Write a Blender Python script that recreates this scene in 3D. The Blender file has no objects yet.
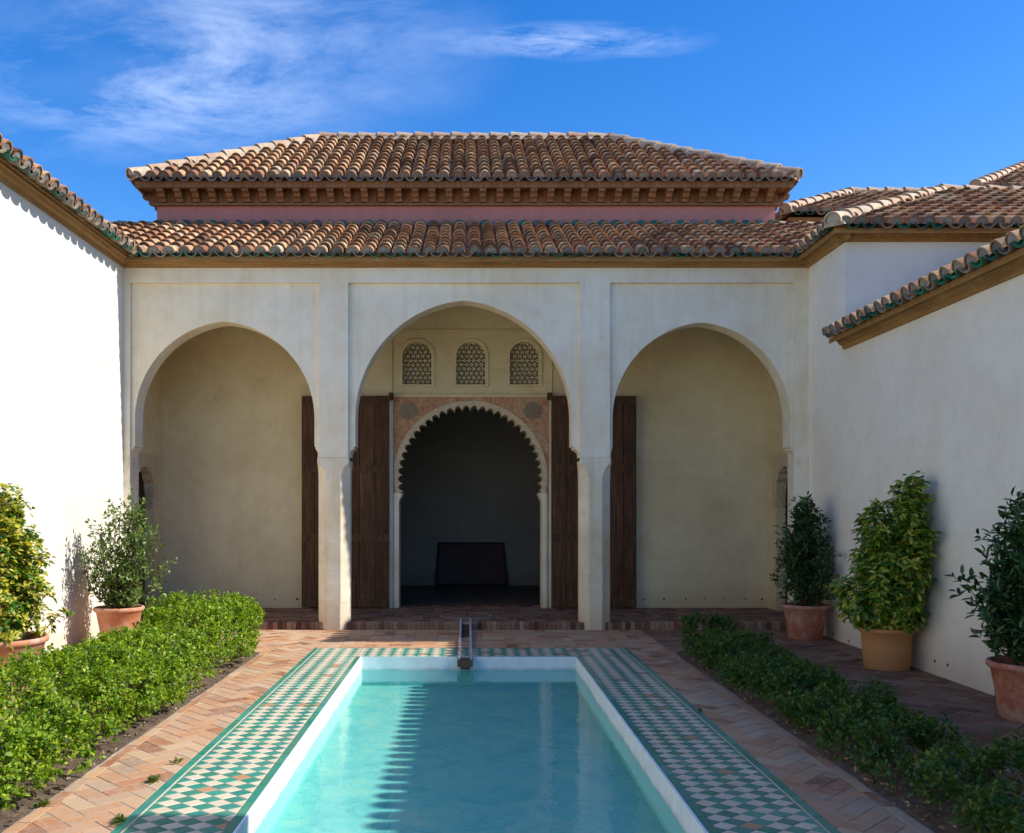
import bpy, bmesh, math, random
import numpy as np
from mathutils import Vector
random.seed(7); RNG = np.random.default_rng(11)
PI = math.pi; R = math.radians
SC = bpy.context.scene; COL = SC.collection
F = 930.0; EYE = 1.6
def wx(px, Y): return (px-467.0)*Y/F
def wz(py, Y): return EYE+(510.0-py)*Y/F

# ------------------------------------------------------------------ nodes / materials
class NT:
    def __init__(s, tree): s.t = tree; s.n = tree.nodes; s.l = tree.links
    def add(s, typ, **kw):
        n = s.n.new(typ)
        for k, v in kw.items():
            if k.startswith('_'): setattr(n, k[1:], v)
            else:
                key = k.replace('__', ' ')
                if isinstance(v, tuple) and len(v) == 2 and hasattr(v[0], 'outputs'):
                    s.l.new(v[0].outputs[v[1]], n.inputs[key])
                else: n.inputs[key].default_value = v
        return n
    def link(s, a, ao, b, bi): s.l.new(a.outputs[ao], b.inputs[bi])
    def math(s, op, a, b=None, c=None, clamp=False):
        n = s.n.new('ShaderNodeMath'); n.operation = op; n.use_clamp = clamp
        for i, v in enumerate((a, b, c)):
            if v is None: continue
            if isinstance(v, tuple): s.l.new(v[0].outputs[v[1]], n.inputs[i])
            else: n.inputs[i].default_value = v
        return (n, 0)
    def mix(s, fac, a, b, mode='MIX'):
        n = s.n.new('ShaderNodeMix'); n.data_type = 'RGBA'; n.blend_type = mode
        for i, v in ((0, fac), (6, a), (7, b)):
            if isinstance(v, tuple) and hasattr(v[0], 'outputs'): s.l.new(v[0].outputs[v[1]], n.inputs[i])
            elif i == 0: n.inputs[0].default_value = v
            else: n.inputs[i].default_value = (*v[:3], 1)
        return (n, 2)
    def ramp(s, fac, stops, interp='LINEAR'):
        n = s.n.new('ShaderNodeValToRGB'); n.color_ramp.interpolation = interp
        e = n.color_ramp.elements
        while len(e) < len(stops): e.new(0.5)
        for i, (p, c) in enumerate(stops):
            e[i].position = p; e[i].color = (*c, 1) if len(c) == 3 else c
        s.l.new(fac[0].outputs[fac[1]], n.inputs[0]); return (n, 0)
    def noise(s, vec, scale, detail=4, rough=.55, dist=0):
        n = s.n.new('ShaderNodeTexNoise'); n.inputs['Scale'].default_value = scale
        n.inputs['Detail'].default_value = detail; n.inputs['Roughness'].default_value = rough
        n.inputs['Distortion'].default_value = dist
        if vec: s.l.new(vec[0].outputs[vec[1]], n.inputs['Vector'])
        return (n, 0)
    def mapping(s, vec, scale=(1, 1, 1), rot=(0, 0, 0), loc=(0, 0, 0)):
        n = s.n.new('ShaderNodeMapping'); n.inputs['Scale'].default_value = scale
        n.inputs['Rotation'].default_value = rot; n.inputs['Location'].default_value = loc
        s.l.new(vec[0].outputs[vec[1]], n.inputs['Vector']); return (n, 0)
def newmat(name):
    m = bpy.data.materials.new(name); m.use_nodes = True
    t = NT(m.node_tree); b = t.n['Principled BSDF']
    g = t.add('ShaderNodeNewGeometry')
    return m, t, b, (g, 'Position'), (g, 'Random Per Island')
def finish(t, b, col, rough, bump=None, strength=.3, dist=.01):
    if isinstance(col, tuple) and hasattr(col[0], 'outputs'): t.link(col[0], col[1], b, 'Base Color')
    else: b.inputs['Base Color'].default_value = (*col, 1)
    if isinstance(rough, tuple): t.link(rough[0], rough[1], b, 'Roughness')
    else: b.inputs['Roughness'].default_value = rough
    if bump:
        n = t.add('ShaderNodeBump', Strength=strength, Distance=dist)
        t.link(bump[0], bump[1], n, 'Height'); t.link(n, 0, b, 'Normal')
        return n
M = {}
def plaster(name, base, stain, amt=.5, streak=.4, bevel=.012):
    m, t, b, P, I = newmat(name)
    n1 = t.noise(P, .9, 6, .6, .4); n2 = t.noise(P, 5.5, 5, .65); n3 = t.noise(P, 60, 3, .6)
    ns = t.noise(t.mapping(P, (7, 7, .55)), 1.3, 5, .6)
    f1 = t.math('MULTIPLY', t.ramp(n1, [(.42, (0, 0, 0)), (.72, (1, 1, 1))]), amt)
    f2 = t.math('MULTIPLY', t.ramp(ns, [(.5, (0, 0, 0)), (.8, (1, 1, 1))]), streak)
    c = t.mix(f1, base, stain)
    vc = t.add('ShaderNodeTexVoronoi', Scale=.75); vc.feature = 'DISTANCE_TO_EDGE'; wv = t.mix(.10, (0, 0, 0), (n2[0], 1), 'ADD'); va = t.add('ShaderNodeVectorMath'); t.link(P[0], P[1], va, 0); t.link(wv[0], wv[1], va, 1); t.link(va, 0, vc, 'Vector')
    c = t.mix(t.math('MULTIPLY', t.math('MULTIPLY', t.ramp((vc, 0), [(.0, (1, 1, 1)), (.004, (0, 0, 0))]), t.ramp(n1, [(.5, (0, 0, 0)), (.6, (1, 1, 1))])), .35*amt), c, tuple(x*.45 for x in stain)); c = t.mix(f2, c, tuple(x*.8 for x in stain))
    c = t.mix(t.math('MULTIPLY', t.ramp(n2, [(.45, (0, 0, 0)), (.75, (1, 1, 1))]), .22*amt+.05), c, tuple(x*.7 for x in stain))
    # rising damp / splash dirt just above the paving
    sx = t.add('ShaderNodeSeparateXYZ'); t.link(P[0], P[1], sx, 0)
    zz = t.math('ADD', (sx, 2), t.math('MULTIPLY', t.math('SUBTRACT', n2, .5), .5))
    low = t.math('MULTIPLY', t.ramp(zz, [(.10, (1, 1, 1)), (.42, (0, 0, 0))]), .42)
    c = t.mix(low, c, (stain[0]*.72, stain[1]*.62, stain[2]*.5))
    h = t.math('ADD', t.math('ADD', t.math('MULTIPLY', n3, .25), t.math('MULTIPLY', n2, .9)), t.math('MULTIPLY', n1, 2.2))
    bn = finish(t, b, c, .92, h, .35, .02)
    if bevel:
        bv = t.add('ShaderNodeBevel', _samples=4, Radius=bevel); t.link(bv, 0, bn, 'Normal')
    b.inputs['Specular IOR Level'].default_value = .2
    M[name] = m
plaster('white_plaster', (.74, .70, .62), (.60, .54, .44), .7, .25)
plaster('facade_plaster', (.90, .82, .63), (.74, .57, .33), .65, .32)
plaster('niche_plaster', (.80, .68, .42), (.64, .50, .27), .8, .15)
plaster('right_plaster', (.90, .85, .71), (.78, .69, .53), .55, .08)
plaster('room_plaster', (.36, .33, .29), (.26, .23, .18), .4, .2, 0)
plaster('pink_plaster', (.56, .24, .20), (.44, .19, .15), .5, .35)
plaster('pillar_stone', (.88, .79, .60), (.62, .50, .31), .9, .5, .02)

def islandmat(name, stops, rough=.8, noise_scale=14, dirt=(.12, .09, .07), dirt_amt=.5, bump=.4, spec=.3, big=2.0, interp='LINEAR'):
    m, t, b, P, I = newmat(name)
    c = t.ramp(I, stops, interp)
    n1 = t.noise(P, noise_scale, 6, .65); n2 = t.noise(P, big, 5, .6, .3)
    f = t.math('MULTIPLY', t.ramp(n1, [(.46, (0, 0, 0)), (.72, (1, 1, 1))]), dirt_amt)
    f2 = t.math('MULTIPLY', t.ramp(n2, [(.45, (0, 0, 0)), (.75, (1, 1, 1))]), dirt_amt*.8)
    c = t.mix(f, c, dirt); c = t.mix(f2, c, dirt)
    finish(t, b, c, rough, t.noise(P, noise_scale*4, 4, .6), bump, .006)
    b.inputs['Specular IOR Level'].default_value = spec
    M[name] = m
islandmat('roof_tile', [(0, (.12, .055, .03)), (.16, (.44, .20, .085)), (.38, (.62, .36, .18)), (.58, (.66, .44, .25)), (.76, (.56, .27, .12)), (.88, (.28, .11, .055)), (1, (.70, .54, .34))],
          .85, 16, (.10, .07, .05), .8, .5, .25, 1.4)
islandmat('ridge_tile', [(0, (.54, .35, .21)), (.5, (.60, .47, .32)), (1, (.50, .29, .16))], .85, 14, (.22, .16, .11), .6)
islandmat('green_tile', [(0, (.012, .07, .05)), (.25, (.015, .20, .11)), (.42, (.03, .08, .06)), (.55, (.20, .18, .14)), (.8, (.34, .28, .20)), (1, (.30, .20, .13))], .22, 12, (.05, .06, .05), .45, .2, .6)
islandmat('tile_mortar', [(0, (.17, .15, .13)), (.6, (.27, .24, .21)), (1, (.36, .32, .27))], .95, 20, (.10, .09, .08), .5)
islandmat('mortar', [(0, (.50, .41, .30)), (1, (.56, .47, .35))], .95, 12, (.28, .22, .16), .6)
islandmat('brick', [(0, (.26, .105, .05)), (.2, (.44, .20, .09)), (.45, (.52, .31, .165)), (.65, (.47, .235, .11)), (.82, (.55, .38, .22)), (1, (.34, .22, .14))],
          .9, 18, (.46, .35, .26), .75, .5, .2, 1.6)
islandmat('worn_brick', [(0, (.16, .07, .04)), (.4, (.28, .135, .075)), (.7, (.36, .21, .13)), (1, (.24, .155, .105))], .85, 20, (.12, .085, .065), .6, .5, .25, 1.0)
islandmat('riser_brick', [(0, (.07, .035, .025)), (.25, (.24, .09, .05)), (.5, (.40, .25, .15)), (.75, (.17, .08, .05)), (1, (.44, .32, .22))], .85, 18, (.14, .09, .06), .5)
islandmat('glazed_green', [(0, (.010, .20, .13)), (.3, (.015, .26, .17)), (.6, (.012, .22, .19)), (1, (.03, .33, .23))], .28, 9, (.30, .32, .25), .28, .12, .5, 3.0)
islandmat('glazed_cream', [(0, (.66, .55, .38)), (.5, (.72, .62, .46)), (.93, (.68, .58, .43)), (.945, (.52, .27, .14)), (1, (.50, .25, .13))], .35, 10, (.45, .36, .25), .35, .12, .45, 3.0)
islandmat('tile_grout', [(0, (.42, .36, .28)), (1, (.46, .40, .32))], .95, 20, (.25, .2, .15), .5)
islandmat('checker_dark', [(0, (.03, .028, .024)), (.5, (.10, .03, .02)), (1, (.05, .045, .04))], .6, 12, (.03, .02, .02), .3, .1)
islandmat('panel_board', [(0, (.075, .065, .055)), (1, (.075, .065, .055))], .7, 12, (.05, .04, .035), .4, .1)
islandmat('checker_pale', [(0, (.16, .13, .10)), (1, (.22, .18, .13))], .6, 12, (.06, .05, .04), .4, .1)
islandmat('terracotta', [(0, (.52, .21, .105)), (1, (.52, .21, .105))], .85, 7, (.62, .46, .36), .8, .25, .25, 3.2)
islandmat('red_terracotta', [(0, (.40, .13, .07)), (1, (.40, .13, .07))], .85, 9, (.54, .36, .27), .8, .25, .25, 4.0)
islandmat('orange_terracotta', [(0, (.56, .27, .10)), (1, (.56, .27, .10))], .75, 8, (.50, .24, .10), .25, .08, .3)
islandmat('bark', [(0, (.10, .07, .045)), (1, (.16, .11, .07))], .9, 30, (.05, .04, .03), .5)
islandmat('iron', [(0, (.05, .04, .035)), (1, (.05, .04, .035))], .6, 30, (.14, .06, .03), .4)
islandmat('marble', [(0, (.50, .48, .45)), (1, (.55, .53, .50))], .6, 14, (.28, .25, .22), .5, .15)
islandmat('old_marble', [(0, (.24, .19, .16)), (1, (.27, .22, .18))], .7, 14, (.16, .12, .10), .6, .2)
islandmat('channel_stone', [(0, (.10, .06, .045)), (1, (.14, .08, .06))], .5, 16, (.05, .035, .03), .6)
islandmat('dark_void', [(0, (.02, .018, .016)), (1, (.02, .018, .016))], .9, 5, (.01, .01, .01), .2)

def woodmat(name, c0, c1, c2, axis, rough=.75):
    m, t, b, P, I = newmat(name)
    sc = {'z': (38, 38, 1.6), 'x': (1.2, 30, 30), 'y': (30, 1.2, 30)}[axis]
    n = t.noise(t.mapping(P, sc), 1, 6, .65, .5); n2 = t.noise(P, 2.2, 4, .6)
    c = t.ramp(n, [(.3, c0), (.52, c1), (.75, c2)])
    c = t.mix(t.math('MULTIPLY', I, .45), c, c0)
    if 'cornice' in name:
        n3 = t.noise(P, 5.5, 7, .75); c = t.mix(t.math('MULTIPLY', t.ramp(n3, [(.58, (0, 0, 0)), (.66, (1, 1, 1))]), .55), c, (.52, .38, .22))
    c = t.mix(t.math('MULTIPLY', t.ramp(n2, [(.45, (0, 0, 0)), (.7, (1, 1, 1))]), .5), c, c0)
    finish(t, b, c, rough, n, .5, .006); b.inputs['Specular IOR Level'].default_value = .25
    M[name] = m
woodmat('door_wood', (.040, .019, .009), (.135, .066, .030), (.25, .15, .085), 'z')
woodmat('cornice_wood', (.24, .12, .04), (.42, .235, .08), (.55, .35, .15), 'x')
woodmat('side_cornice_wood', (.24, .12, .04), (.42, .235, .08), (.55, .35, .15), 'y')
woodmat('bracket_wood', (.17, .08, .035), (.32, .165, .08), (.48, .31, .17), 'z')

def stucco():
    m, t, b, P, I = newmat('carved_stucco')
    v = t.add('ShaderNodeTexVoronoi', Scale=9.0); t.link(P[0], P[1], v, 'Vector'); v.feature = 'DISTANCE_TO_EDGE'
    n = t.noise(P, 13, 6, .75, 1.2); n2 = t.noise(P, 3.2, 4, .6)
    f = t.ramp(n, [(.40, (0, 0, 0)), (.60, (1, 1, 1))])
    c = t.mix(f, (.50, .17, .07), (.66, .42, .24))
    c = t.mix(t.math('MULTIPLY', t.ramp(n2, [(.4, (0, 0, 0)), (.65, (1, 1, 1))]), .5), c, (.62, .45, .27))
    h = t.math('ADD', t.math('MULTIPLY', (v, 0), 1.2), n)
    finish(t, b, c, .9, h, .9, .03); M['carved_stucco'] = m
stucco()
def cream_carved():
    m, t, b, P, I = newmat('carved_cream')
    n = t.noise(P, 45, 5, .7, .8)
    c = t.ramp(n, [(.35, (.46, .35, .20)), (.6, (.74, .63, .42))])
    finish(t, b, c, .9, n, .5, .012); M['carved_cream'] = m
cream_carved()
islandmat('carved_grey', [(0, (.30, .24, .16)), (1, (.38, .30, .20))], .9, 30, (.14, .10, .07), .6)
def soilmat():
    m, t, b, P, I = newmat('soil')
    n = t.noise(P, 9, 8, .75); n2 = t.noise(P, 70, 4, .7)
    c = t.ramp(n, [(.35, (.09, .055, .035)), (.55, (.20, .135, .09)), (.75, (.32, .24, .17))])
    finish(t, b, c, .98, t.math('ADD', n, n2), 1, .03); M['soil'] = m
soilmat()
def dustmat():
    m, t, b, P, I = newmat('paving_mortar')
    n = t.noise(P, 12, 6, .7); n2 = t.noise(P, .9, 4, .6)
    c = t.ramp(n, [(.35, (.36, .27, .20)), (.65, (.56, .46, .36))])
    c = t.mix(t.ramp(n2, [(.4, (0, 0, 0)), (.65, (1, 1, 1))]), c, (.20, .15, .12))
    finish(t, b, c, .95, n, .4, .01); M['paving_mortar'] = m
dustmat()
def poolmat():
    m, t, b, P, I = newmat('pool_white')
    n = t.noise(P, 6, 6, .6); sx = t.add('ShaderNodeSeparateXYZ'); t.link(P[0], P[1], sx, 0)
    c = t.ramp(n, [(.35, (.70, .78, .80)), (.65, (.84, .87, .87))])
    zz = t.math('ADD', (sx, 2), t.math('MULTIPLY', n, .05))
    f = t.ramp(t.math('ADD', zz, .5), [(.375, (1, 1, 1)), (.392, (0, 0, 0))])      # painted turquoise below the water line
    c = t.mix(f, c, (.22, .62, .60))
    st = t.ramp(t.math('ADD', zz, .5), [(.372, (0, 0, 0)), (.386, (1, 1, 1)), (.395, (1, 1, 1)), (.425, (0, 0, 0))]); c = t.mix(t.math('MULTIPLY', st, t.math('MULTIPLY', t.ramp(t.noise(P, 2.2, 6, .7), [(.38, (0, 0, 0)), (.62, (1, 1, 1))]), .55)), c, (.34, .36, .24))
    finish(t, b, c, .75, n, .25, .01); M['pool_white'] = m
    m, t, b, P, I = newmat('pool_paint')
    n = t.noise(P, 3.4, 9, .72, .9); n2 = t.noise(P, 22, 4, .7)
    c = t.ramp(n, [(.3, (.12, .47, .44)), (.5, (.21, .60, .54)), (.7, (.36, .64, .48))])
    c = t.mix(t.math('MULTIPLY', t.ramp(n2, [(.56, (0, 0, 0)), (.70, (1, 1, 1))]), .5), c, (.12, .30, .22))
    n5 = t.noise(P, 60, 3, .7); c = t.mix(t.math('MULTIPLY', t.ramp(n5, [(.66, (0, 0, 0)), (.72, (1, 1, 1))]), .6), c, (.08, .16, .12))
    finish(t, b, c, .9); M['pool_paint'] = m
    m, t, b, P, I = newmat('water'); t.n.remove(b); out = t.n['Material Output']
    w = t.noise(t.mapping(P, (1, .55, 1)), 9, 3, .5, .3); w2 = t.noise(P, 40, 2, .5)
    bp = t.add('ShaderNodeBump', Strength=.09, Distance=.02); hh = t.math('ADD', w, t.math('MULTIPLY', w2, .12)); t.link(hh[0], 0, bp, 'Height')
    tr = t.add('ShaderNodeBsdfTransparent', Color=(.86, .97, .96, 1)); gl = t.add('ShaderNodeBsdfGlossy', Roughness=.03)
    t.link(bp, 0, gl, 'Normal'); vm = t.add('ShaderNodeVectorMath'); vm.operation = 'DOT_PRODUCT'; gg = t.add('ShaderNodeNewGeometry'); t.link(gg, 'Incoming', vm, 0); t.link(bp, 0, vm, 1)
    one = t.math('SUBTRACT', 1.0, t.math('ABSOLUTE', (vm, 'Value')), clamp=True)
    fr = t.math('MULTIPLY_ADD', t.math('POWER', one, 5.0), .98, .02)[0]
    mx = t.add('ShaderNodeMixShader'); t.link(fr, 0, mx, 0); t.link(tr, 0, mx, 1); t.link(gl, 0, mx, 2); t.link(mx, 0, out, 0)
    M['water'] = m
poolmat()
def leafmat(name, stops, rough=.5, trans=.35, interp='LINEAR'):
    m, t, b, P, I = newmat(name)
    c = t.ramp(I, stops, interp)
    n = t.noise(P, 9.0, 3, .6)
    c = t.mix(t.math('MULTIPLY', t.ramp(n, [(.42, (0, 0, 0)), (.66, (1, 1, 1))]), .42), c, tuple(x for x in stops[0][1]))
    finish(t, b, c, rough); b.inputs['Specular IOR Level'].default_value = .45
    out = t.n['Material Output']; tl = t.add('ShaderNodeBsdfTranslucent')
    hs = t.mix(1.0, c, (1.3, 1.35, .5), 'MULTIPLY'); t.link(hs[0], hs[1], tl, 'Color')
    mx = t.add('ShaderNodeMixShader', Fac=trans); t.link(b, 0, mx, 1); t.link(tl, 0, mx, 2); t.link(mx, 0, out, 0)
    M[name] = m
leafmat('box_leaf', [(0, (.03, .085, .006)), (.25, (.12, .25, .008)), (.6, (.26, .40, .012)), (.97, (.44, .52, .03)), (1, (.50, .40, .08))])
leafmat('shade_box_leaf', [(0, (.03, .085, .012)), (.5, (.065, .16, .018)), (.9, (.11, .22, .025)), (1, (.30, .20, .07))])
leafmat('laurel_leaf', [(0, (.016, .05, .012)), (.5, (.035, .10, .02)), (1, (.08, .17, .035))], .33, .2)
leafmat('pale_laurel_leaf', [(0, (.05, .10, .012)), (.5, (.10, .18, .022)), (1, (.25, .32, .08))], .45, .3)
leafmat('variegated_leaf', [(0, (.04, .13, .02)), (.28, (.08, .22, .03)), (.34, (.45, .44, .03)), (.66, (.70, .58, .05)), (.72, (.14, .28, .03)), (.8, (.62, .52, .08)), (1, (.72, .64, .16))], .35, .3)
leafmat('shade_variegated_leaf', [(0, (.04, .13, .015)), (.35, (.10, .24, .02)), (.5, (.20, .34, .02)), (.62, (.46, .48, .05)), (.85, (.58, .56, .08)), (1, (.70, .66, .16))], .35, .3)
islandmat('litter', [(0, (.10, .06, .035)), (.5, (.26, .17, .10)), (1, (.42, .33, .22))], .9, 30)
leafmat('weed_leaf', [(0, (.07, .12, .02)), (1, (.22, .26, .05))], .5, .3)

# ------------------------------------------------------------------ mesh building
class MB:
    def __init__(s): s.v = []; s.f = []; s.m = []
    def add(s, vs, fs, m=0):
        o = len(s.v); s.v.extend(tuple(v) for v in vs)
        for f in fs: s.f.append(tuple(i+o for i in f)); s.m.append(m)
        return s
    def box(s, x0, x1, y0, y1, z0, z1, m=0):
        return s.add([(x0, y0, z0), (x1, y0, z0), (x1, y1, z0), (x0, y1, z0), (x0, y0, z1), (x1, y0, z1), (x1, y1, z1), (x0, y1, z1)],
              [(0, 3, 2, 1), (4, 5, 6, 7), (0, 1, 5, 4), (1, 2, 6, 5), (2, 3, 7, 6), (3, 0, 4, 7)], m)
    def prism(s, pts, lo, hi, conv, m=0):        # pts: 2D outline, conv(a,b,c)->xyz
        n = len(pts)
        vs = [conv(a, b, lo) for a, b in pts]+[conv(a, b, hi) for a, b in pts]
        return s.add(vs, [tuple(range(n))[::-1], tuple(range(n, 2*n))]+[(i, (i+1) % n, n+(i+1) % n, n+i) for i in range(n)], m)
    def loft(s, rings, m=0, cap=True):
        n = len(rings[0]); vs = [p for r in rings for p in r]; fs = []
        for k in range(len(rings)-1):
            for i in range(n): fs.append((k*n+i, k*n+(i+1) % n, (k+1)*n+(i+1) % n, (k+1)*n+i))
        if cap: fs += [tuple(range(n))[::-1], tuple(range((len(rings)-1)*n, len(rings)*n))]
        return s.add(vs, fs, m)
    def tube(s, pts, rads, seg=6, m=0):
        rings = []
        for i, p in enumerate(pts):
            p = Vector(p); a = Vector(pts[max(i-1, 0)]); b = Vector(pts[min(i+1, len(pts)-1)]); d = (b-a).normalized()
            u = d.orthogonal().normalized(); w = d.cross(u)
            if i and (u.dot(pu) < .5):
                u = (pu-d*pu.dot(d)).normalized(); w = d.cross(u)
            pu = u
            rings.append([tuple(p+rads[i]*(math.cos(2*PI*k/seg)*u+math.sin(2*PI*k/seg)*w)) for k in range(seg)])
        return s.loft(rings, m)
    def build(s, name, mats, parent=None, smooth=False, recalc=False):
        me = bpy.data.meshes.new(name); me.from_pydata(s.v, [], s.f)
        if isinstance(mats, str): mats = [mats]
        for k in mats: me.materials.append(M[k])
        me.polygons.foreach_set('material_index', s.m)
        if smooth: me.polygons.foreach_set('use_smooth', [True]*len(s.f))
        if recalc:
            bm = bmesh.new(); bm.from_mesh(me); bmesh.ops.recalc_face_normals(bm, faces=bm.faces); bm.to_mesh(me); bm.free()
        me.update()
        o = bpy.data.objects.new(name, me); COL.objects.link(o)
        if parent: o.parent = parent
        return o
def tag(o, label, cat, group=None):
    o['label'] = label; o['category'] = cat
    if group: o['group'] = group
    return o
def struct(o): o['kind'] = 'structure'; return o
def thing(name, label, cat, group=None):
    o = bpy.data.objects.new(name, None); COL.objects.link(o); o.empty_display_size = .2
    return tag(o, label, cat, group)
def plate(mb, outer, holes, lo, hi, conv, m=0):
    """solid plate with holes; outlines in 2D, thickness lo..hi, conv(a,b,c)->xyz"""
    cu = bpy.data.curves.new('t', 'CURVE'); cu.dimensions = '2D'; cu.fill_mode = 'BOTH'; cu.extrude = (hi-lo)/2
    for loop in [outer]+list(holes):
        sp = cu.splines.new('POLY'); sp.points.add(len(loop)-1); sp.use_cyclic_u = True
        for i, (a, b) in enumerate(loop): sp.points[i].co = (a, b, 0, 1)
    ob = bpy.data.objects.new('t', cu); COL.objects.link(ob)
    dg = bpy.context.evaluated_depsgraph_get(); me = bpy.data.meshes.new_from_object(ob.evaluated_get(dg))
    bm = bmesh.new(); bm.from_mesh(me)
    bmesh.ops.remove_doubles(bm, verts=bm.verts, dist=1e-5)
    mid = (lo+hi)/2
    for v in bm.verts: v.co = Vector(conv(v.co.x, v.co.y, mid+v.co.z))
    bmesh.ops.recalc_face_normals(bm, faces=bm.faces)
    bm.verts.index_update()
    mb.add([tuple(v.co) for v in bm.verts], [tuple(v.index for v in f.verts) for f in bm.faces], m)
    bm.free(); bpy.data.objects.remove(ob); bpy.data.curves.remove(cu); bpy.data.meshes.remove(me)
XZ = lambda a, b, c: (a, c, b)       # outline x,z ; thickness along y
YZ = lambda a, b, c: (c, a, b)       # outline y,z ; thickness along x
def arc(cx, cz, r, a0, a1, n, point=0.0):
    out = []
    for i in range(n+1):
        a = R(a0+(a1-a0)*i/n); x = math.cos(a); z = math.sin(a)
        rr = r*(1+point*max(0, z-.6)**2*6)
        out.append((cx+r*x, cz+rr*z if z > 0 else cz+r*z))
    return out

# ------------------------------------------------------------------ roofs
def ring(c, d, u, n, r, a0, a1, seg):
    return [c+r*(math.cos(a0+(a1-a0)*k/seg)*u+math.sin(a0+(a1-a0)*k/seg)*n) for k in range(seg+1)]
def tile_slope(mb, O, u, v, slope, s0, s1, tlo, thi, sp=.2, expo=.255, eave=True, glaze=2):
    """barrel tiles on a slope: O eave origin, u along the eave, v horizontal up-slope direction"""
    O = Vector(O); u = Vector(u); v = Vector(v); tn = math.tan(R(slope)); cs = math.cos(R(slope))
    d = (v+Vector((0, 0, tn))).normalized(); n = d.cross(u)
    if n.z < 0: n = -n
    N = int(round((s1-s0)/sp))
    for i in range(N):
        for kind in (0, 1):
            s = s0+(i+.5+.5*kind)*sp+random.uniform(-.010, .010)
            if kind == 1 and i == N-1: continue
            a = tlo(s)/cs; b = thi(s)/cs
            if b-a < .08: continue
            L = a; first = True; drift = random.uniform(-.01, .01)
            while L < b-.04:
                e = min(L+expo+.05, b); jit = random.uniform(-.007, .007); tw = random.uniform(-.010, .010)
                def P(l, h, sh=0): return O+u*(s+sh)+d*l+n*h
                if kind == 0:
                    r1, r2 = .086, .062
                    c1 = P(L-(.03 if first else 0)+random.uniform(-.010, .010), .060, jit); c2 = P(e, .030, jit+tw)
                    A = ring(c1, d, u, n, r1, -.1, PI+.1, 7); B = ring(c2, d, u, n, r2, -.1, PI+.1, 7)
                    Ai = ring(c1, d, u, n, r1-.014, -.1, PI+.1, 7)
                    k = 8
                    mb.add(A+B+Ai, [(j, j+1, k+j+1, k+j) for j in range(7)]+[(j, 2*k+j, 2*k+j+1, j+1) for j in range(7)], 0)
                    if first and eave:
                        cc = c1+d*.012; Q = ring(cc, d, u, n, r1-.01, -.25, PI+.25, 8)
                        mb.add(Q, [tuple(range(9))], 1)
                    else:
                        cc = c1+d*.03; Q = ring(cc, d, u, n, r1-.012, -.1, PI+.1, 7); mb.add(Q, [tuple(range(8))], 1)
                else:
                    r1 = .074; c1 = P(L-(.045 if first else 0), .082, jit); c2 = P(e, .066, jit)
                    A = ring(c1, d, u, n, r1, PI+.25, 2*PI-.25, 6); B = ring(c2, d, u, n, r1+.004, PI+.25, 2*PI-.25, 6)
                    Ao = ring(c1, d, u, n, r1+.016, PI+.2, 2*PI-.2, 6); Bo = ring(c1+d*.2, d, u, n, r1+.016, PI+.2, 2*PI-.2, 6)
                    k = 7; mi = glaze if (first and eave) else 0
                    mb.add(A+B+Ao+Bo, [(j, j+1, k+j+1, k+j) for j in range(6)]+[(j, 2*k+j, 2*k+j+1, j+1) for j in range(6)]+
                           [(2*k+j, 3*k+j, 3*k+j+1, 2*k+j+1) for j in range(6)], mi)
                L += expo+random.uniform(-.006, .006); first = False
def ridge(mb, a, b, r=.10, ln=.34, m=3, mm=4, lift=.0):
    a = Vector(a); b = Vector(b); L = (b-a).length; d = (b-a).normalized()
    u = Vector((d.y, -d.x, 0)).normalized(); n = u.cross(d)
    if n.z < 0: n = -n
    bed = []
    for c in (a, b):
        bed.append([tuple(c+u*(-.13)-n*.05), tuple(c+u*.13-n*.05), tuple(c+u*.085+n*(.035+lift)), tuple(c-u*.085+n*(.035+lift))])
    mb.loft(bed, mm)
    t = -.03
    while t < L-.05:
        e = min(t+ln+.06, L+.02); c1 = a+d*t+n*(lift+.02+random.uniform(-.006, .006)); c2 = a+d*e+n*(lift-.0)
        A = ring(c1, d, u, n, r, -.25, PI+.25, 9); B = ring(c2, d, u, n, r*.84, -.25, PI+.25, 9); Ai = ring(c1, d, u, n, r-.02, -.25, PI+.25, 9)
        k = 10
        mb.add(A+B+Ai, [(j, j+1, k+j+1, k+j) for j in range(9)]+[(j, 2*k+j, 2*k+j+1, j+1) for j in range(9)], m)
        mb.add(ring(c1+d*.025, d, u, n, r-.015, -.25, PI+.25, 9), [tuple(range(10))], mm)
        t += ln+random.uniform(-.02, .02)
def deck(mb, pts, m=5, th=.06):
    n = len(pts); vs = [Vector(p) for p in pts]+[Vector(p)-Vector((0, 0, th)) for p in pts]
    mb.add(vs, [tuple(range(n)), tuple(range(n, 2*n))[::-1]]+[(i, n+i, n+(i+1) % n, (i+1) % n) for i in range(n)], m)
ROOF = ['roof_tile', 'tile_mortar', 'green_tile', 'ridge_tile', 'mortar', 'cornice_wood']

# ------------------------------------------------------------------ key dimensions (metres)
YF = 12.40                    # facade plane
XL = wx(124, YF); XR = 4.547  # inner faces of the side walls
YE = 12.20                    # portico eave line
XEL = -4.35; XER = 4.33       # eaves of the side wings
ZE = 4.93                     # bed of the tiles at the eaves
YB = 14.27                    # back wall of the portico
FL = .10                      # portico floor
SL = 25.5; TN = math.tan(R(SL))
YP = 11.18                    # front of tall right block
YN = 4.38                     # tall block near the camera
PX0 = wx(157, 14.3); PX1 = wx(775, 14.3)   # pavilion walls
def Fx(p): return wx(p, YF)
def Fz(p): return wz(p, YF)
def Bx(p): return wx(p, YB)
def Bz(p): return wz(p, YB)

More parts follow.
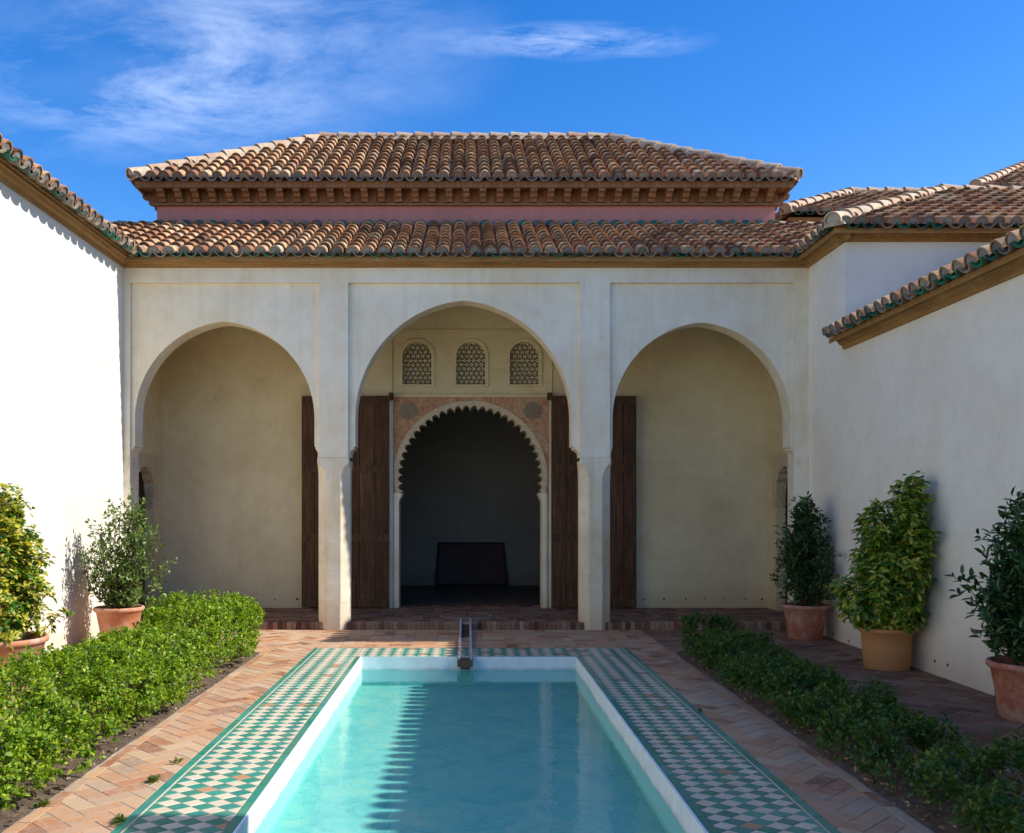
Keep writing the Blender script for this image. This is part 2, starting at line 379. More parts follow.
# ------------------------------------------------------------------ the palace building
bld = thing('palace_building', 'cream palace pavilion with three tall arches, pink upper storey and tiled hip roof', 'building')
EC = .09
def two_arc(cx, y0, a, n=22):
    """two-centred pointed arch from the left springing to the right one"""
    e = EC*a; r = a+e; H = math.sqrt(r*r-e*e); th = math.atan2(H, e); L = []
    for i in range(n+1):
        t = PI-(th)*i/n*1.0 if False else i/n*(PI-(PI-math.atan2(H, e)))
        L.append((cx+e-r*math.cos(t), y0+r*math.sin(t)))
    return L+[(2*cx-x, z) for x, z in L[-2::-1]]
arches = []
for (x0, x1, ytop, ys) in ((134, 314, 321, 444), (355, 572, 300, 444), (613, 791, 322, 445)):
    cx = Fx((x0+x1)/2); half = (Fx(x1)-Fx(x0))/2; H = half*math.sqrt((1+EC)**2-EC**2)
    arches.append((cx, half, Fz(ytop)-H, Fz(ys)))
P1 = (Fx(317.5), Fx(349.5)); P2 = (Fx(580), Fx(611))
mb = MB(); ZTOP = 4.90
lims = [(XL+.07, P1[0]), (P1[1], P2[0]), (P2[1], XR-.15)]
# wall plate: one outline that runs over the three arches (legs stop at the pillar heads)
ZB = 2.26
out = [(XL, ZTOP), (XL, FL)]
for i, (cx, half, cz, zs) in enumerate(arches):
    L, Rr = lims[i]; prof = ((1, -.14), (.93, -.11), (.66, -.085), (.40, -.07), (.28, -.065), (.28, -.035), (0, -.03), (0, .0))
    zbl = FL if i == 0 else ZB; zbr = FL if i == 2 else ZB
    xa, xb = cx-half, cx+half
    out += [(L, zbl)]+[(xa+(L-xa)*f, zs+d) for f, d in prof]+two_arc(cx, cz, half)+[(xb+(Rr-xb)*f, zs+d) for f, d in prof[::-1]]+[(Rr, zbr)]
out += [(XR, FL), (XR, ZTOP)]
plate(mb, out, [], YF+.035, YF+.34, XZ)
mb.build('arcade_wall', 'facade_plaster', bld)
# raised frame round the sunk arch panels
mb = MB()
fr = [(XL, ZTOP), (XL, FL), (Fx(130.5), FL), (Fx(130.5), Fz(283))]
zf = Fz(283)
fr += [(Fx(319.5), zf), (Fx(319.5), 2.30), (Fx(348.5), 2.30), (Fx(348.5), zf), (Fx(579.5), zf), (Fx(579.5), 2.30), (Fx(610), 2.30), (Fx(610), zf), (Fx(793.5), zf), (Fx(793.5), FL), (XR, FL), (XR, ZTOP)]
plate(mb, fr, [], YF-.02, YF+.033, XZ)
mb.build('raised_frame', 'facade_plaster', bld)
def octo(x0, x1, y0, y1, c, z): return [(x0+c, y0, z), (x1-c, y0, z), (x1, y0+c, z), (x1, y1-c, z), (x1-c, y1, z), (x0+c, y1, z), (x0, y1-c, z), (x0, y0+c, z)]
for (x0, x1) in (P1, P2):
    mb = MB(); y0, y1 = YF-.026, YF+.345; rings = []
    for z, c in ((0, .122), (.35, .122), (.36, .118), (2.02, .118), (2.09, .105), (2.15, .08), (2.19, .05), (2.215, .012), (2.30, .012)): rings.append(octo(x0, x1, y0, y1, c, z))
    mb.loft(rings); mb.build('pillar', 'pillar_stone', bld)
# half pillars against the side walls
for sgn in (0, 1):
    mb = MB()
    x0, x1 = (XL, XL+.075) if sgn == 0 else (XR-.155, XR)
    rings = []
    CH = .05 if sgn == 0 else .1
    for z, c in ((0, CH), (2.02, CH), (2.1, CH*.8), (2.17, CH*.3), (2.19, .004), (2.31, .004)):
        a = x1 if sgn == 0 else x0; b = x0 if sgn == 0 else x1; s = 1 if sgn == 0 else -1
        rings.append([(b, YF-.024, z), (a-s*c, YF-.024, z), (a, YF-.024+c, z), (a, YF+.345, z), (b, YF+.345, z)])
    mb.loft(rings); mb.build('half_pillar', 'pillar_stone', bld, recalc=True)
# back wall with doorway and three windows
dcx = (Bx(398.8)+Bx(541.8))/2; dh = (Bx(541.8)-Bx(398.8))/2; dcz = Bz(478)
def lobed(cx, cz, r, n, a0=191, a1=-11, depth=.065):
    pts = []
    for i in range(n):
        b0 = a0+(a1-a0)*i/n; b1 = a0+(a1-a0)*(i+1)/n
        for k in range(6):
            t = k/6; a = R(b0+(b1-b0)*t); rr = r-depth+depth*1.05*math.sin(PI*t)**.6
            pts.append((cx+rr*math.cos(a), cz+rr*math.sin(a)))
    return pts
ROUGH_R = dh+.02
hole = [(dcx-dh-.03, FL-.05), (dcx-dh-.03, dcz)]+arc(dcx, dcz, dh+.03, 180, 0, 32)[1:-1]+[(dcx+dh+.03, dcz), (dcx+dh+.03, FL-.05)]
wins = []
for (x0, x1) in ((402.5, 431.5), (456.3, 485.2), (509.7, 538.7)):
    wc = (Bx(x0)+Bx(x1))/2; wh = (Bx(x1)-Bx(x0))/2; zb = Bz(384.5); zt = Bz(342)
    wins.append((wc, wh, zb, zt-wh))
mb = MB(); W0 = XL-.22; W1 = XR+.14
outer = [(W0, 5.05), (W0, FL-.05), hole[0]]+hole[1:]+[(W1, FL-.05), (W1, 5.05)]
hs = [[(c-h, zb), (c+h, zb)]+arc(c, cz, h, 0, 180, 20) for (c, h, zb, cz) in wins]
plate(mb, outer, hs, YB, YB+.30, XZ)
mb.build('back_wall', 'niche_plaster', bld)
# panel with sunk field round the windows
mb = MB()
pl, pr, pt, pb = Bx(392.5), Bx(550), Bz(332), Bz(394.5)
plate(mb, [(pl-.035, pb), (pl-.035, pt+.035), (pr+.035, pt+.035), (pr+.035, pb), (pr, pb), (pr, pt), (pl, pt), (pl, pb)], [], YB-.022, YB-.002, XZ)
mb.box(pl-.06, pr+.06, YB-.055, YB-.002, pb-.045, pb-.003)
mb.build('window_panel_frame', 'niche_plaster', bld)
for (c, h, zb, cz) in wins:
    mb = MB()
    plate(mb, [(c-h-.055, zb-.035), (c+h+.055, zb-.035)]+arc(c, cz, h+.055, 0, 180, 20), [[(c-h+.001, zb+.001), (c+h-.001, zb+.001)]+arc(c, cz, h-.001, 0, 180, 20)], YB-.02, YB-.003, XZ)
    wf = mb.build('window', 'niche_plaster', bld)
    mb = MB()
    def inside(x, z): return abs(x-c) < h+.003 and z > zb-.003 and (z < cz or (x-c)**2+(z-cz)**2 < (h+.003)**2)
    step = .066
    for ang in (0, 60, 120):
        dx, dz = math.cos(R(ang)), math.sin(R(ang)); nx, nz = -dz, dx
        for k in range(-16, 17):
            ox, oz = c+nx*k*step+.011, cz-.12+nz*k*step
            run = None; t = -.8
            while t <= .8:
                ins = inside(ox+dx*t, oz+dz*t)
                if ins and run is None: run = t
                if (not ins or t > .79) and run is not None:
                    q0, q1 = run, t
                    if q1-q0 > .02:
                        w = .0072
                        p = [(ox+dx*q0+nx*w, oz+dz*q0+nz*w), (ox+dx*q1+nx*w, oz+dz*q1+nz*w), (ox+dx*q1-nx*w, oz+dz*q1-nz*w), (ox+dx*q0-nx*w, oz+dz*q0-nz*w)]
                        mb.prism(p, YB+.05+ang*.00004, YB+.075-ang*.00004, XZ)
                    run = None
                t += .01
    mb.build('lattice', 'carved_cream', wf)
# carved door surround
sur = thing('t', 'x', 'x'); bpy.data.objects.remove(sur)
mb = MB()
ax0, ax1, az0, az1 = Bx(393.5), Bx(549), Bz(493), Bz(396)
lob = lobed(dcx, dcz, dh+.01, 30)
arch_in = [(dcx-dh-.005, az0)]+lob+[(dcx+dh+.005, az0)]
RO = dh+.085
# spandrel field
outl = [(ax0, az0), (ax0, az1), (ax1, az1), (ax1, az0), (dcx+RO*.985, az0)]+arc(dcx, dcz, RO, -9, 189, 48)+[(dcx-RO*.985, az0)]
outl = [(ax0, az0), (ax0, az1), (ax1, az1), (ax1, az0)]
arcp = arc(dcx, dcz, RO-.03, 0, 180, 48)
arcp = [p for p in arcp if ax0+.02 < p[0] < ax1-.02]
zside = min(p[1] for p in arcp)
outl = [(ax0, az0), (ax0, az1), (ax1, az1), (ax1, az0), (arcp[0][0], az0)]+arcp+[(arcp[-1][0], az0)]
plate(mb, outl, [], YB-.03, YB-.003, XZ)
sp = mb.build('spandrel', 'carved_stucco', bld)
mb = MB()
plate(mb, [(dcx-RO+.03, az0)]+[p for p in arc(dcx, dcz, RO, 180, 0, 48) if ax0+.005 < p[0] < ax1-.005]+[(dcx+RO-.03, az0), (dcx+dh, az0)]+lob[::-1]+[(dcx-dh, az0)], [], YB-.045, YB+.26, XZ)
mb.build('lobed_arch', 'carved_cream', bld)
for cx in (Bx(408.5), Bx(532.5)):
    mb = MB(); cz = Bz(411)
    mb.prism(arc(cx, cz, .135, 0, 345, 23), YB-.045, YB-.031, XZ)
    for k in range(6): mb.prism(arc(cx+.07*math.cos(k*PI/3), cz+.07*math.sin(k*PI/3), .035, 0, 315, 7), YB-.055, YB-.046, XZ)
    mb.prism(arc(cx, cz, .03, 0, 315, 7), YB-.055, YB-.046, XZ)
    mb.build('roundel', 'carved_grey', sp)
MB().box(ax0-.065, ax0-.003, YB-.06, YB+.30, FL, az1+.01).build('door_surround', 'facade_plaster', bld)
MB().box(ax1+.003, ax1+.03, YB-.06, YB-.003, FL, az1+.01).build('door_surround', 'facade_plaster', bld)
for s in (-1, 1):
    mb = MB(); xa = dcx+s*(dh-.005); xb = dcx+s*(dh+.075 if s > 0 else dh+.075)
    x0, x1 = min(xa, xb), max(xa, xb)
    mb.box(x0, x1, YB-.05, YB+.29, FL, az0-.055)
    q = [(x0-(.045 if s > 0 else 0), YB-.052), (x1+(0 if s > 0 else .045), YB-.052)]
    mb.loft([[(x0, YB-.05, az0-.13), (x1, YB-.05, az0-.13), (x1, YB+.29, az0-.13), (x0, YB+.29, az0-.13)],
             [(x0-(.05 if s > 0 else 0), YB-.055, az0-.02), (x1+(.05 if s < 0 else 0), YB-.055, az0-.02), (x1+(.05 if s < 0 else 0), YB+.295, az0-.02), (x0-(.05 if s > 0 else 0), YB+.295, az0-.02)],
             [(x0-(.05 if s > 0 else 0), YB-.055, az0+.001), (x1+(.05 if s < 0 else 0), YB-.055, az0+.001), (x1+(.05 if s < 0 else 0), YB+.295, az0+.001), (x0-(.05 if s > 0 else 0), YB+.295, az0+.001)]])
    mb.build('door_jamb', 'facade_plaster', bld)
# drain holes above the skirting of the back wall
for X in [wx(p, YB) for p in (170, 189, 213, 232, 256, 275, 297, 644, 664, 686, 705, 724, 745, 762)]:
    MB().prism(arc(X, FL+.135+random.uniform(-.01, .01), random.uniform(.012, .018), 0, 300, 5), YB-.004, YB-.001, XZ).build('drain_hole', 'dark_void', bld)
# side walls of the portico with small arched doorways
for s, X, lab in ((-1, XL-.09, 'l'), (1, XR+.06, 'r')):
    y0, y1 = 13.02, 13.86; cy = (y0+y1)/2; hy = (y1-y0)/2; cz = 1.86
    o = [(YF+.34, 5.05), (YF+.34, FL-.05), (y0, FL-.05), (y0, cz)]+arc(cy, cz, hy, 180, 0, 20)[1:-1]+[(y1, cz), (y1, FL-.05), (YB, FL-.05), (YB, 5.05)]
    mb = MB(); plate(mb, o, [], min(X, X+s*.14), max(X, X+s*.14), YZ)
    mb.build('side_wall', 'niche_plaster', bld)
    mb = MB(); fy0, fy1 = y0-.10, y1+.10
    o = [(fy0, 1.62), (fy0, 2.42), (fy1, 2.42), (fy1, 1.62), (y1, 1.62), (y1, cz)]+arc(cy, cz, hy, 0, 180, 20)[1:-1]+[(y0, cz), (y0, 1.62)]
    plate(mb, o, [], min(X-s*.025, X-s*.002), max(X-s*.025, X-s*.002), YZ)
    o = [(y1-.002, 1.62), (y1-.002, cz)]+arc(cy, cz, hy-.002, 0, 180, 20)[1:-1]+[(y0+.002, cz), (y0+.002, 1.62), (y0+.03, 1.62), (y0+.03, cz)]+[(cy+(hy-.03-.03*abs(math.sin(8*R(a))))*math.cos(R(a)), cz+(hy-.03-.03*abs(math.sin(8*R(a))))*math.sin(R(a))) for a in range(177, 2, -3)]+[(y1-.03, cz), (y1-.03, 1.62)]
    plate(mb, o, [], min(X-s*.02, X+s*.13), max(X-s*.02, X+s*.13), YZ)
    for k in range(7): mb.box(min(X, X+s*.12), max(X, X+s*.12), y1-.055, y1-.031, 1.66+k*.05, 1.68+k*.05)
    mb.build('side_door_surround', 'carved_cream', bld)
    mb = MB(); Xv = X+s*.16; mb.box(min(Xv, Xv+s*.9), max(Xv, Xv+s*.9), y0-.3, y1+.3, -.0, 2.6)
    mb.f = mb.f[:0]; mb.v = []; mb.m = []
    a, b = min(Xv, Xv+s*.9), max(Xv, Xv+s*.9)
    for (p, q, r_, t_, z0, z1) in ((a, b, y0-.35, y0-.3, 0, 2.7), (a, b, y1+.3, y1+.35, 0, 2.7), (a, b, y0-.3, y1+.3, 2.6, 2.7)): mb.box(p, q, r_, t_, z0, z1)
    mb.box(*( (b, b+.05) if s > 0 else (a-.05, a)), y0-.3, y1+.3, 0, 2.7)
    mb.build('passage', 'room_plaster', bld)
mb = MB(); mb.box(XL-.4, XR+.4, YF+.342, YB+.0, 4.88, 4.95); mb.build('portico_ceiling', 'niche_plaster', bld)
# dark room behind
mb = MB(); RY = 18.5
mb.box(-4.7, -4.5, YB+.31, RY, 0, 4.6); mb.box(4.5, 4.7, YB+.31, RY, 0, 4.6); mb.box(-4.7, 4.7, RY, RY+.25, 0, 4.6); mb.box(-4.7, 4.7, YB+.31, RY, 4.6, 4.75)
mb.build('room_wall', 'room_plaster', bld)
# door leaves
for (p0, p1, s) in ((303, 390, 1), (551, 635, -1)):
    mb = MB(); x0, x1 = Bx(p0), Bx(p1); n = 6; w = (x1-x0)/n; z0, z1 = FL+.02, Bz(395)-.03
    edges = [x0+i*w+(random.uniform(-.03, .03) if 0 < i < n else 0) for i in range(n+1)]
    for i in range(n):
        dy = random.uniform(0, .008); mb.box(edges[i]+.003, edges[i+1]-.003, YB-.135+dy, YB-.085, z0, z1)
    mb.box(x0+.02, x1-.02, YB-.085, YB-.065, z0+.02, z1-.02)
    lf = mb.build('door_leaf', 'door_wood', bld)
    for zz in (z0+.01, z0+1.0, z0+2.05, z1-.13):
        rl = MB().box(x0+.01, x1-.01, YB-.151, YB-.137, zz, zz+.11)
        for i in range(n): rl.prism(arc((edges[i]+edges[i+1])/2, zz+.055, .013, 0, 300, 5), YB-.158, YB-.1505, XZ, 1)
        rl.build('rail', ['door_wood', 'iron'], lf)
    mb = MB(); xp = x1+.03 if s > 0 else x0-.03
    mb.box(xp-.035, xp+.03, YB-.15, YB-.064, z1-.06, z1+.05); mb.build('pivot_block', 'door_wood', lf)
# cornice under the portico eave
def cornice(mb, prof, p0, p1, out):     # prof: (outwards, z)
    p0 = Vector(p0); p1 = Vector(p1); out = Vector(out)
    mb.loft([[tuple(p0+out*a+Vector((0, 0, z))) for a, z in prof], [tuple(p1+out*a+Vector((0, 0, z))) for a, z in prof]])
PROF = [(0, 4.822), (.025, 4.822), (.035, 4.86), (.075, 4.875), (.095, 4.905), (.115, 4.915), (.12, 4.945), (.135, 4.95), (.135, 4.985), (0, 4.985)]
mb = MB(); cornice(mb, PROF, (XL, YF-.002, 0), (XR, YF-.002, 0), (0, -1, 0)); mb.build('cornice', 'cornice_wood', bld, recalc=True)
# portico roof (lean-to)
mb = MB()
lo = lambda s: (max(0, XEL-s) if s < 0 else max(0, s-XER))
YTOP = 14.24
tile_slope(mb, (0, YE, ZE), (1, 0, 0), (0, 1, 0), SL, -6.6, 6.4, lo, lambda s: YTOP-YE)
deck(mb, [(XL-.02, YE+.02, ZE+.0), (XR+.02, YE+.02, ZE+.0), (6.4, 14.27, ZE+TN*2.09), (-6.6, 14.27, ZE+TN*2.09)])
zt = ZE+TN*(YTOP-YE)
ridge(mb, (-6.7, YTOP+.02, zt+.02), (PX0, YTOP+.02, zt+.02), .09, m=1, mm=1)
ridge(mb, (PX1+.05, YTOP+.02, zt+.02), (6.9, YTOP+.02, zt+.02), .09)
# green glazed upstand where the tiles meet the pink wall
x = PX0+.05
while x < PX1:
    c = Vector((x, 14.21, zt+.05)); A = ring(c, 0, Vector((1, 0, 0)), Vector((0, .25, 1)).normalized(), .085, 0, PI, 7); B = [p+Vector((0, .06, .03)) for p in A]
    mb.add(A+B, [(j, j+1, 9+j, 8+j) for j in range(7)]+[tuple(range(8))], 2); x += .2
mb.build('portico_roof', ROOF, bld)
# pink upper storey
ZC = 6.30; ZU = 6.56
mb = MB(); mb.box(PX0, PX1, 14.30, 18.6, 5.08, ZC); mb.build('upper_wall', 'pink_plaster', bld)
UX0, UX1, UY0 = wx(132, 13.98), wx(797, 13.98), 13.98; UY1 = 18.9; RUN = (UY1-UY0)/2
cor = MB()
cor.box(PX0-.03, PX1+.03, 14.27, 18.63, ZC+.002, ZU-.06)
cor.box(PX0-.06, PX1+.06, 14.24, 18.66, ZC-.03, ZC+.0)
cor.box(UX0+.05, UX1-.05, UY0+.05, UY1-.05, ZU-.058, ZU-.03)
cor.box(UX0+.035, UX1-.035, UY0+.03, UY0+.07, ZU-.10, ZU-.0)
cor.box(UX0+.035, UX0+.07, UY0+.072, UY1-.05, ZU-.10, ZU-.0); cor.box(UX1-.07, UX1-.035, UY0+.072, UY1-.05, ZU-.10, ZU-.0)
co = cor.build('upper_cornice', 'bracket_wood', bld)
def bracket(cx, cy, dx, dy):
    mb = MB(); w = .05; pr = [(0, -.19), (.06, -.19), (.075, -.15), (.13, -.135), (.15, -.09), (.22, -.075), (.235, -.002), (0, -.002)]
    z0 = ZU-.06
    ux, uy = -dy, dx
    conv = lambda a, b, c: (cx+dx*a+ux*c, cy+dy*a+uy*c, z0+b)
    mb.prism(pr, -w, w, conv); return mb.build('bracket', 'bracket_wood', co, recalc=True)
n = 37
for i in range(n): bracket(PX0+.12+(PX1-PX0-.24)*i/(n-1), 14.268, 0, -1)
for i in range(15):
    bracket(PX0-.032, 14.45+i*.28, -1, 0); bracket(PX1+.032, 14.45+i*.28, 1, 0)
mb = MB(); US = 32.0
H = lambda w: (lambda s: min(RUN, s, w-s))
Wf = UX1-UX0; Wd = UY1-UY0
tile_slope(mb, (UX0, UY0, ZU), (1, 0, 0), (0, 1, 0), US, 0, Wf, lambda s: 0, H(Wf), glaze=1)
tile_slope(mb, (UX0, UY1, ZU), (1, 0, 0), (0, -1, 0), US, 0, Wf, lambda s: 0, H(Wf), glaze=1)
tile_slope(mb, (UX0, UY0, ZU), (0, 1, 0), (1, 0, 0), US, 0, Wd, lambda s: 0, lambda s: min(s, Wd-s), glaze=1)
tile_slope(mb, (UX1, UY0, ZU), (0, 1, 0), (-1, 0, 0), US, 0, Wd, lambda s: 0, lambda s: min(s, Wd-s), glaze=1)
zr = ZU+RUN*math.tan(R(US)); ym = (UY0+UY1)/2
A, B, C_, D = (UX0, UY0, ZU), (UX1, UY0, ZU), (UX1, UY1, ZU), (UX0, UY1, ZU); E_, G_ = (UX0+RUN, ym, zr), (UX1-RUN, ym, zr)
for poly in ([A, B, G_, E_], [C_, D, E_, G_], [D, A, E_], [B, C_, G_]): mb.add(poly, [tuple(range(len(poly)))], 5)
for p, q in ((A, E_), (B, G_), (C_, G_), (D, E_), (E_, G_)):
    p = Vector(p)+Vector((0, 0, .06)); q = Vector(q)+Vector((0, 0, .06)); ridge(mb, p, q, .105)
mb.build('upper_roof', ROOF, bld)

# ------------------------------------------------------------------ left wing wall
YR = -5.0
lw = thing('courtyard_wall', 'bright sunlit white wall with tiled eave on the left of the pool', 'wall')
mb = MB(); mb.box(XL-.35, XL, YR, YF+.41, -.02, 4.93); mb.build('wall', 'white_plaster', lw)
mb = MB(); cornice(mb, [(a, z) for a, z in PROF], (XL-.0, YR, 0), (XL-.0, YF-.0, 0), (1, 0, 0)); mb.build('cornice', 'side_cornice_wood', lw, recalc=True)
mb = MB()
tile_slope(mb, (XEL, 0, ZE), (0, 1, 0), (-1, 0, 0), SL, YR, 14.2, lambda s: max(0, s-YE), lambda s: 2.3)
deck(mb, [(XEL-.12, YR, ZE+.05), (XEL-.12, YE, ZE+.05), (XEL-2.3, 14.4, ZE+TN*2.28), (XEL-2.3, YR, ZE+TN*2.28)])
mb.build('roof', ROOF, lw)

# ------------------------------------------------------------------ right side: tall blocks and low wall
def tall_block(name, label, ya, yb, far):
    """block right of the court, inner face at XR, between ya and yb"""
    t = thing(name, label, 'building', None)
    mb = MB()
    if far:     # stops short behind the arcade, where the passage off the portico runs
        o = [(XR, ya), (12.5, ya), (12.5, yb), (5.75, yb), (5.75, YF+.335), (XR, YF+.335)]
        mb.prism(o, -.02, 4.93, lambda a, b, c: (a, b, c))
    else: mb.box(XR, 12.5, ya, yb, -.02, 4.93)
    mb.build('wall', 'right_plaster', t)
    mb = MB()
    cornice(mb, PROF, (XR, ya-(.17 if far else 0), 0), (XR, yb if far else yb+.17, 0), (-1, 0, 0))
    if far: cornice(mb, PROF, (XR-.17, ya, 0), (12.5, ya, 0), (0, -1, 0))
    else: cornice(mb, PROF, (XR-.17, yb, 0), (12.5, yb, 0), (0, 1, 0))
    mb.build('cornice', 'side_cornice_wood', t, recalc=True)
    mb = MB()
    if far:
        e = ya-.22; rn = 2.6
        tile_slope(mb, (XER, e, ZE), (1, 0, 0), (0, 1, 0), SL, 0, 8.2, lambda s: 0, lambda s: min(s, rn))
        tile_slope(mb, (XER, e, ZE), (0, 1, 0), (1, 0, 0), SL, 0, 4.2, lambda s: max(0, s-(YE-e)), lambda s: min(s, rn))
        deck(mb, [(XER+.02, e+.02, ZE), (12.5, e+.02, ZE), (12.5, e+rn, ZE+rn*TN), (XER+rn, e+rn, ZE+rn*TN)])
        deck(mb, [(XER+.02, e+.02, ZE), (XER+rn, e+rn, ZE+rn*TN), (XER+rn, e+rn+1.6, ZE+rn*TN), (XER+.02, YE, ZE)])
        z = ZE+.06
        ridge(mb, (XER-.02, e-.02, z+.0), (XER+rn, e+rn, z+rn*TN), .105)
        ridge(mb, (XER+rn, e+rn, z+rn*TN), (12.5, e+rn+.3, z+rn*TN), .105)
    else:
        e = yb+.22; rn = 2.6
        tile_slope(mb, (XER, e, ZE), (0, -1, 0), (1, 0, 0), SL, 0, e-ya, lambda s: 0, lambda s: min(s, rn))
        tile_slope(mb, (XER, e, ZE), (1, 0, 0), (0, -1, 0), SL, 0, 8.0, lambda s: 0, lambda s: min(s, rn))
        deck(mb, [(XER+.02, e-.02, ZE), (XER+.02, ya, ZE), (XER+rn, ya, ZE+rn*TN), (XER+rn, e-rn, ZE+rn*TN)])
        deck(mb, [(XER+.02, e-.02, ZE), (12.3, e-.02, ZE), (12.3, e-rn, ZE+rn*TN), (XER+rn, e-rn, ZE+rn*TN)])
        ridge(mb, (XER, e, ZE+.06), (XER+rn, e-rn, ZE+.06+rn*TN), .105)
    mb.build('roof', ROOF, t)
    return t
tall_block('side_building', 'tall plastered corner block with hipped tile roof right of the arches', YP, 14.26, True)
tall_block('side_building', 'tall plastered block with tiled eave beside the near end of the pool', YR, YN-.22, False)
rw = thing('courtyard_wall', 'shaded cream wall with low green edged tile eave behind the right hand pots', 'wall')
mb = MB(); mb.box(XR, XR+.35, YN-.22, YP, -.02, 3.66)
# shallow weathered holes near the foot
mb.build('wall', 'right_plaster', rw)
LP = [(0, 3.53), (.03, 3.53), (.04, 3.57), (.08, 3.59), (.10, 3.625), (.14, 3.635), (.14, 3.69), (0, 3.69)]
mb = MB(); cornice(mb, LP, (XR, YN, 0), (XR, YP, 0), (-1, 0, 0)); mb.build('cornice', 'side_cornice_wood', rw, recalc=True)
mb = MB(); ZL = 3.655
tile_slope(mb, (XER-.01, YN, ZL), (0, 1, 0), (1, 0, 0), SL, 0, YP-YN, lambda s: 0, lambda s: 2.2)
deck(mb, [(XER+.02, YN, ZL), (XER+.02, YP, ZL), (XER+2.2, YP, ZL+TN*2.2), (XER+2.2, YN, ZL+TN*2.2)])
mb.build('roof', ROOF, rw)
for (px, py) in ((833, 634), (849, 641), (935, 661), (948, 665), (854, 560), (905, 640)):
    Y = XR*F/(px-467); z = wz(py, Y); MB().prism(arc(Y, z, .016, 0, 300, 5), XR-.004, XR-.001, YZ).build('drain_hole', 'dark_void', rw)

# ------------------------------------------------------------------ far buildings behind
def far_house(label, x0, x1, y0, y1, ze, wallz0, slope=26, matw='right_plaster'):
    t = thing('distant_building', label, 'building')
    mb = MB(); mb.box(x0+.3, x1-.3, y0+.3, y1-.3, wallz0, ze-.04); mb.build('wall', matw, t)
    mb = MB(); mb.box(x0+.08, x1-.08, y0+.08, y1-.08, ze-.16, ze-.03); mb.build('cornice', 'cornice_wood', t)
    mb = MB(); W = x1-x0; D = y1-y0; rn = min(W, D)/2; tn = math.tan(R(slope)); o = rn
    tile_slope(mb, (x0, y0, ze), (1, 0, 0), (0, 1, 0), slope, 0, W, lambda s: 0, lambda s: min(s, W-s, rn))
    tile_slope(mb, (x0, y0, ze), (0, 1, 0), (1, 0, 0), slope, 0, D, lambda s: 0, lambda s: min(s, D-s, rn))
    A = (x0, y0, ze); B = (x1, y0, ze); C2 = (x1, y1, ze); D2 = (x0, y1, ze); E = (x0+rn, y0+rn, ze+rn*tn); G = (x1-rn, y1-rn, ze+rn*tn)
    for poly in ([A, B, G, E], [B, C2, G], [C2, D2, E, G], [D2, A, E]): mb.add(poly, [tuple(range(len(poly)))], 5)
    for p, q in ((A, E), (B, G), (C2, G), (D2, E), (E, G)):
        p = Vector(p)+Vector((0, 0, .06)); q = Vector(q)+Vector((0, 0, .06))
        if (q-p).length > .3: ridge(mb, p, q, .115)
    mb.build('roof', ROOF, t)
far_house('small tiled hip roof rising between the pavilion and the right corner block', 5.45, 12.6, 15.9, 19.7, wz(214, 15.9), 3.0)
far_house('higher tiled roof peeking in at the far upper right behind the corner block', 9.25, 16.0, 16.9, 22.0, wz(190, 16.9), 3.0, 28)

# ------------------------------------------------------------------ ground and paving
PXL, PXR, PYF = -1.145, 1.18, 10.12; PYN = 1.2
BXL, BXR, BYF = -1.77, 1.855, 10.80; BYN = .6
CXL, CXR = -2.30, 2.31
HXL, HXR = -3.12, 2.98
HY0, HY1 = 2.2, 10.45
mb = MB()
def ringsheet(mb, ox0, ox1, oy0, oy1, ix0, ix1, iy0, iy1, z):
    v = [(ox0, oy0, z), (ox1, oy0, z), (ox1, oy1, z), (ox0, oy1, z), (ix0, iy0, z), (ix1, iy0, z), (ix1, iy1, z), (ix0, iy1, z)]
    mb.add(v, [(0, 1, 5, 4), (1, 2, 6, 5), (2, 3, 7, 6), (3, 0, 4, 7)])
ringsheet(mb, -400, 400, -300, 600, PXL-.02, PXR+.02, PYN-.02, PYF+.02, -.0028)
struct(mb.build('ground', 'paving_mortar'))
def clip(poly, x0, x1, y0, y1):
    for ax, lim, sg in ((0, x0, 1), (0, x1, -1), (1, y0, 1), (1, y1, -1)):
        o = []
        for i in range(len(poly)):
            a = poly[i-1]; b = poly[i]; da = (a[ax]-lim)*sg; db = (b[ax]-lim)*sg
            if (da >= 0) != (db >= 0):
                t = da/(da-db); o.append((a[0]+(b[0]-a[0])*t, a[1]+(b[1]-a[1])*t))
            if db >= 0: o.append(b)
        poly = o
        if len(poly) < 3: return []
    return poly
def area(p): return abs(sum(p[i-1][0]*p[i][1]-p[i][0]*p[i-1][1] for i in range(len(p))))/2
def slab(mb, poly, z, th=.02, m=0, tilt=.0003, jz=.0006):
    if len(poly) < 3 or area(poly) < .0005: return
    dz = random.uniform(-jz, jz); cx = sum(p[0] for p in poly)/len(poly); cy = sum(p[1] for p in poly)/len(poly)
    tx, ty = random.uniform(-tilt, tilt)*8, random.uniform(-tilt, tilt)*8
    # tiny arris
    top = []; rim = []; bot = []
    for x, y in poly:
        zz = z+dz+tx*(x-cx)+ty*(y-cy); dx, dy = cx-x, cy-y; L = math.hypot(dx, dy)+1e-6; k = .004/L
        top.append((x+dx*k, y+dy*k, zz)); rim.append((x, y, zz-.0016)); bot.append((x, y, z-th))
    n = len(poly)
    mb.add(top+rim+bot, [tuple(range(n))]+[(n+i, n+(i+1) % n, (i+1) % n, i) for i in range(n)]+[(2*n+i, 2*n+(i+1) % n, n+(i+1) % n, n+i) for i in range(n)], m)
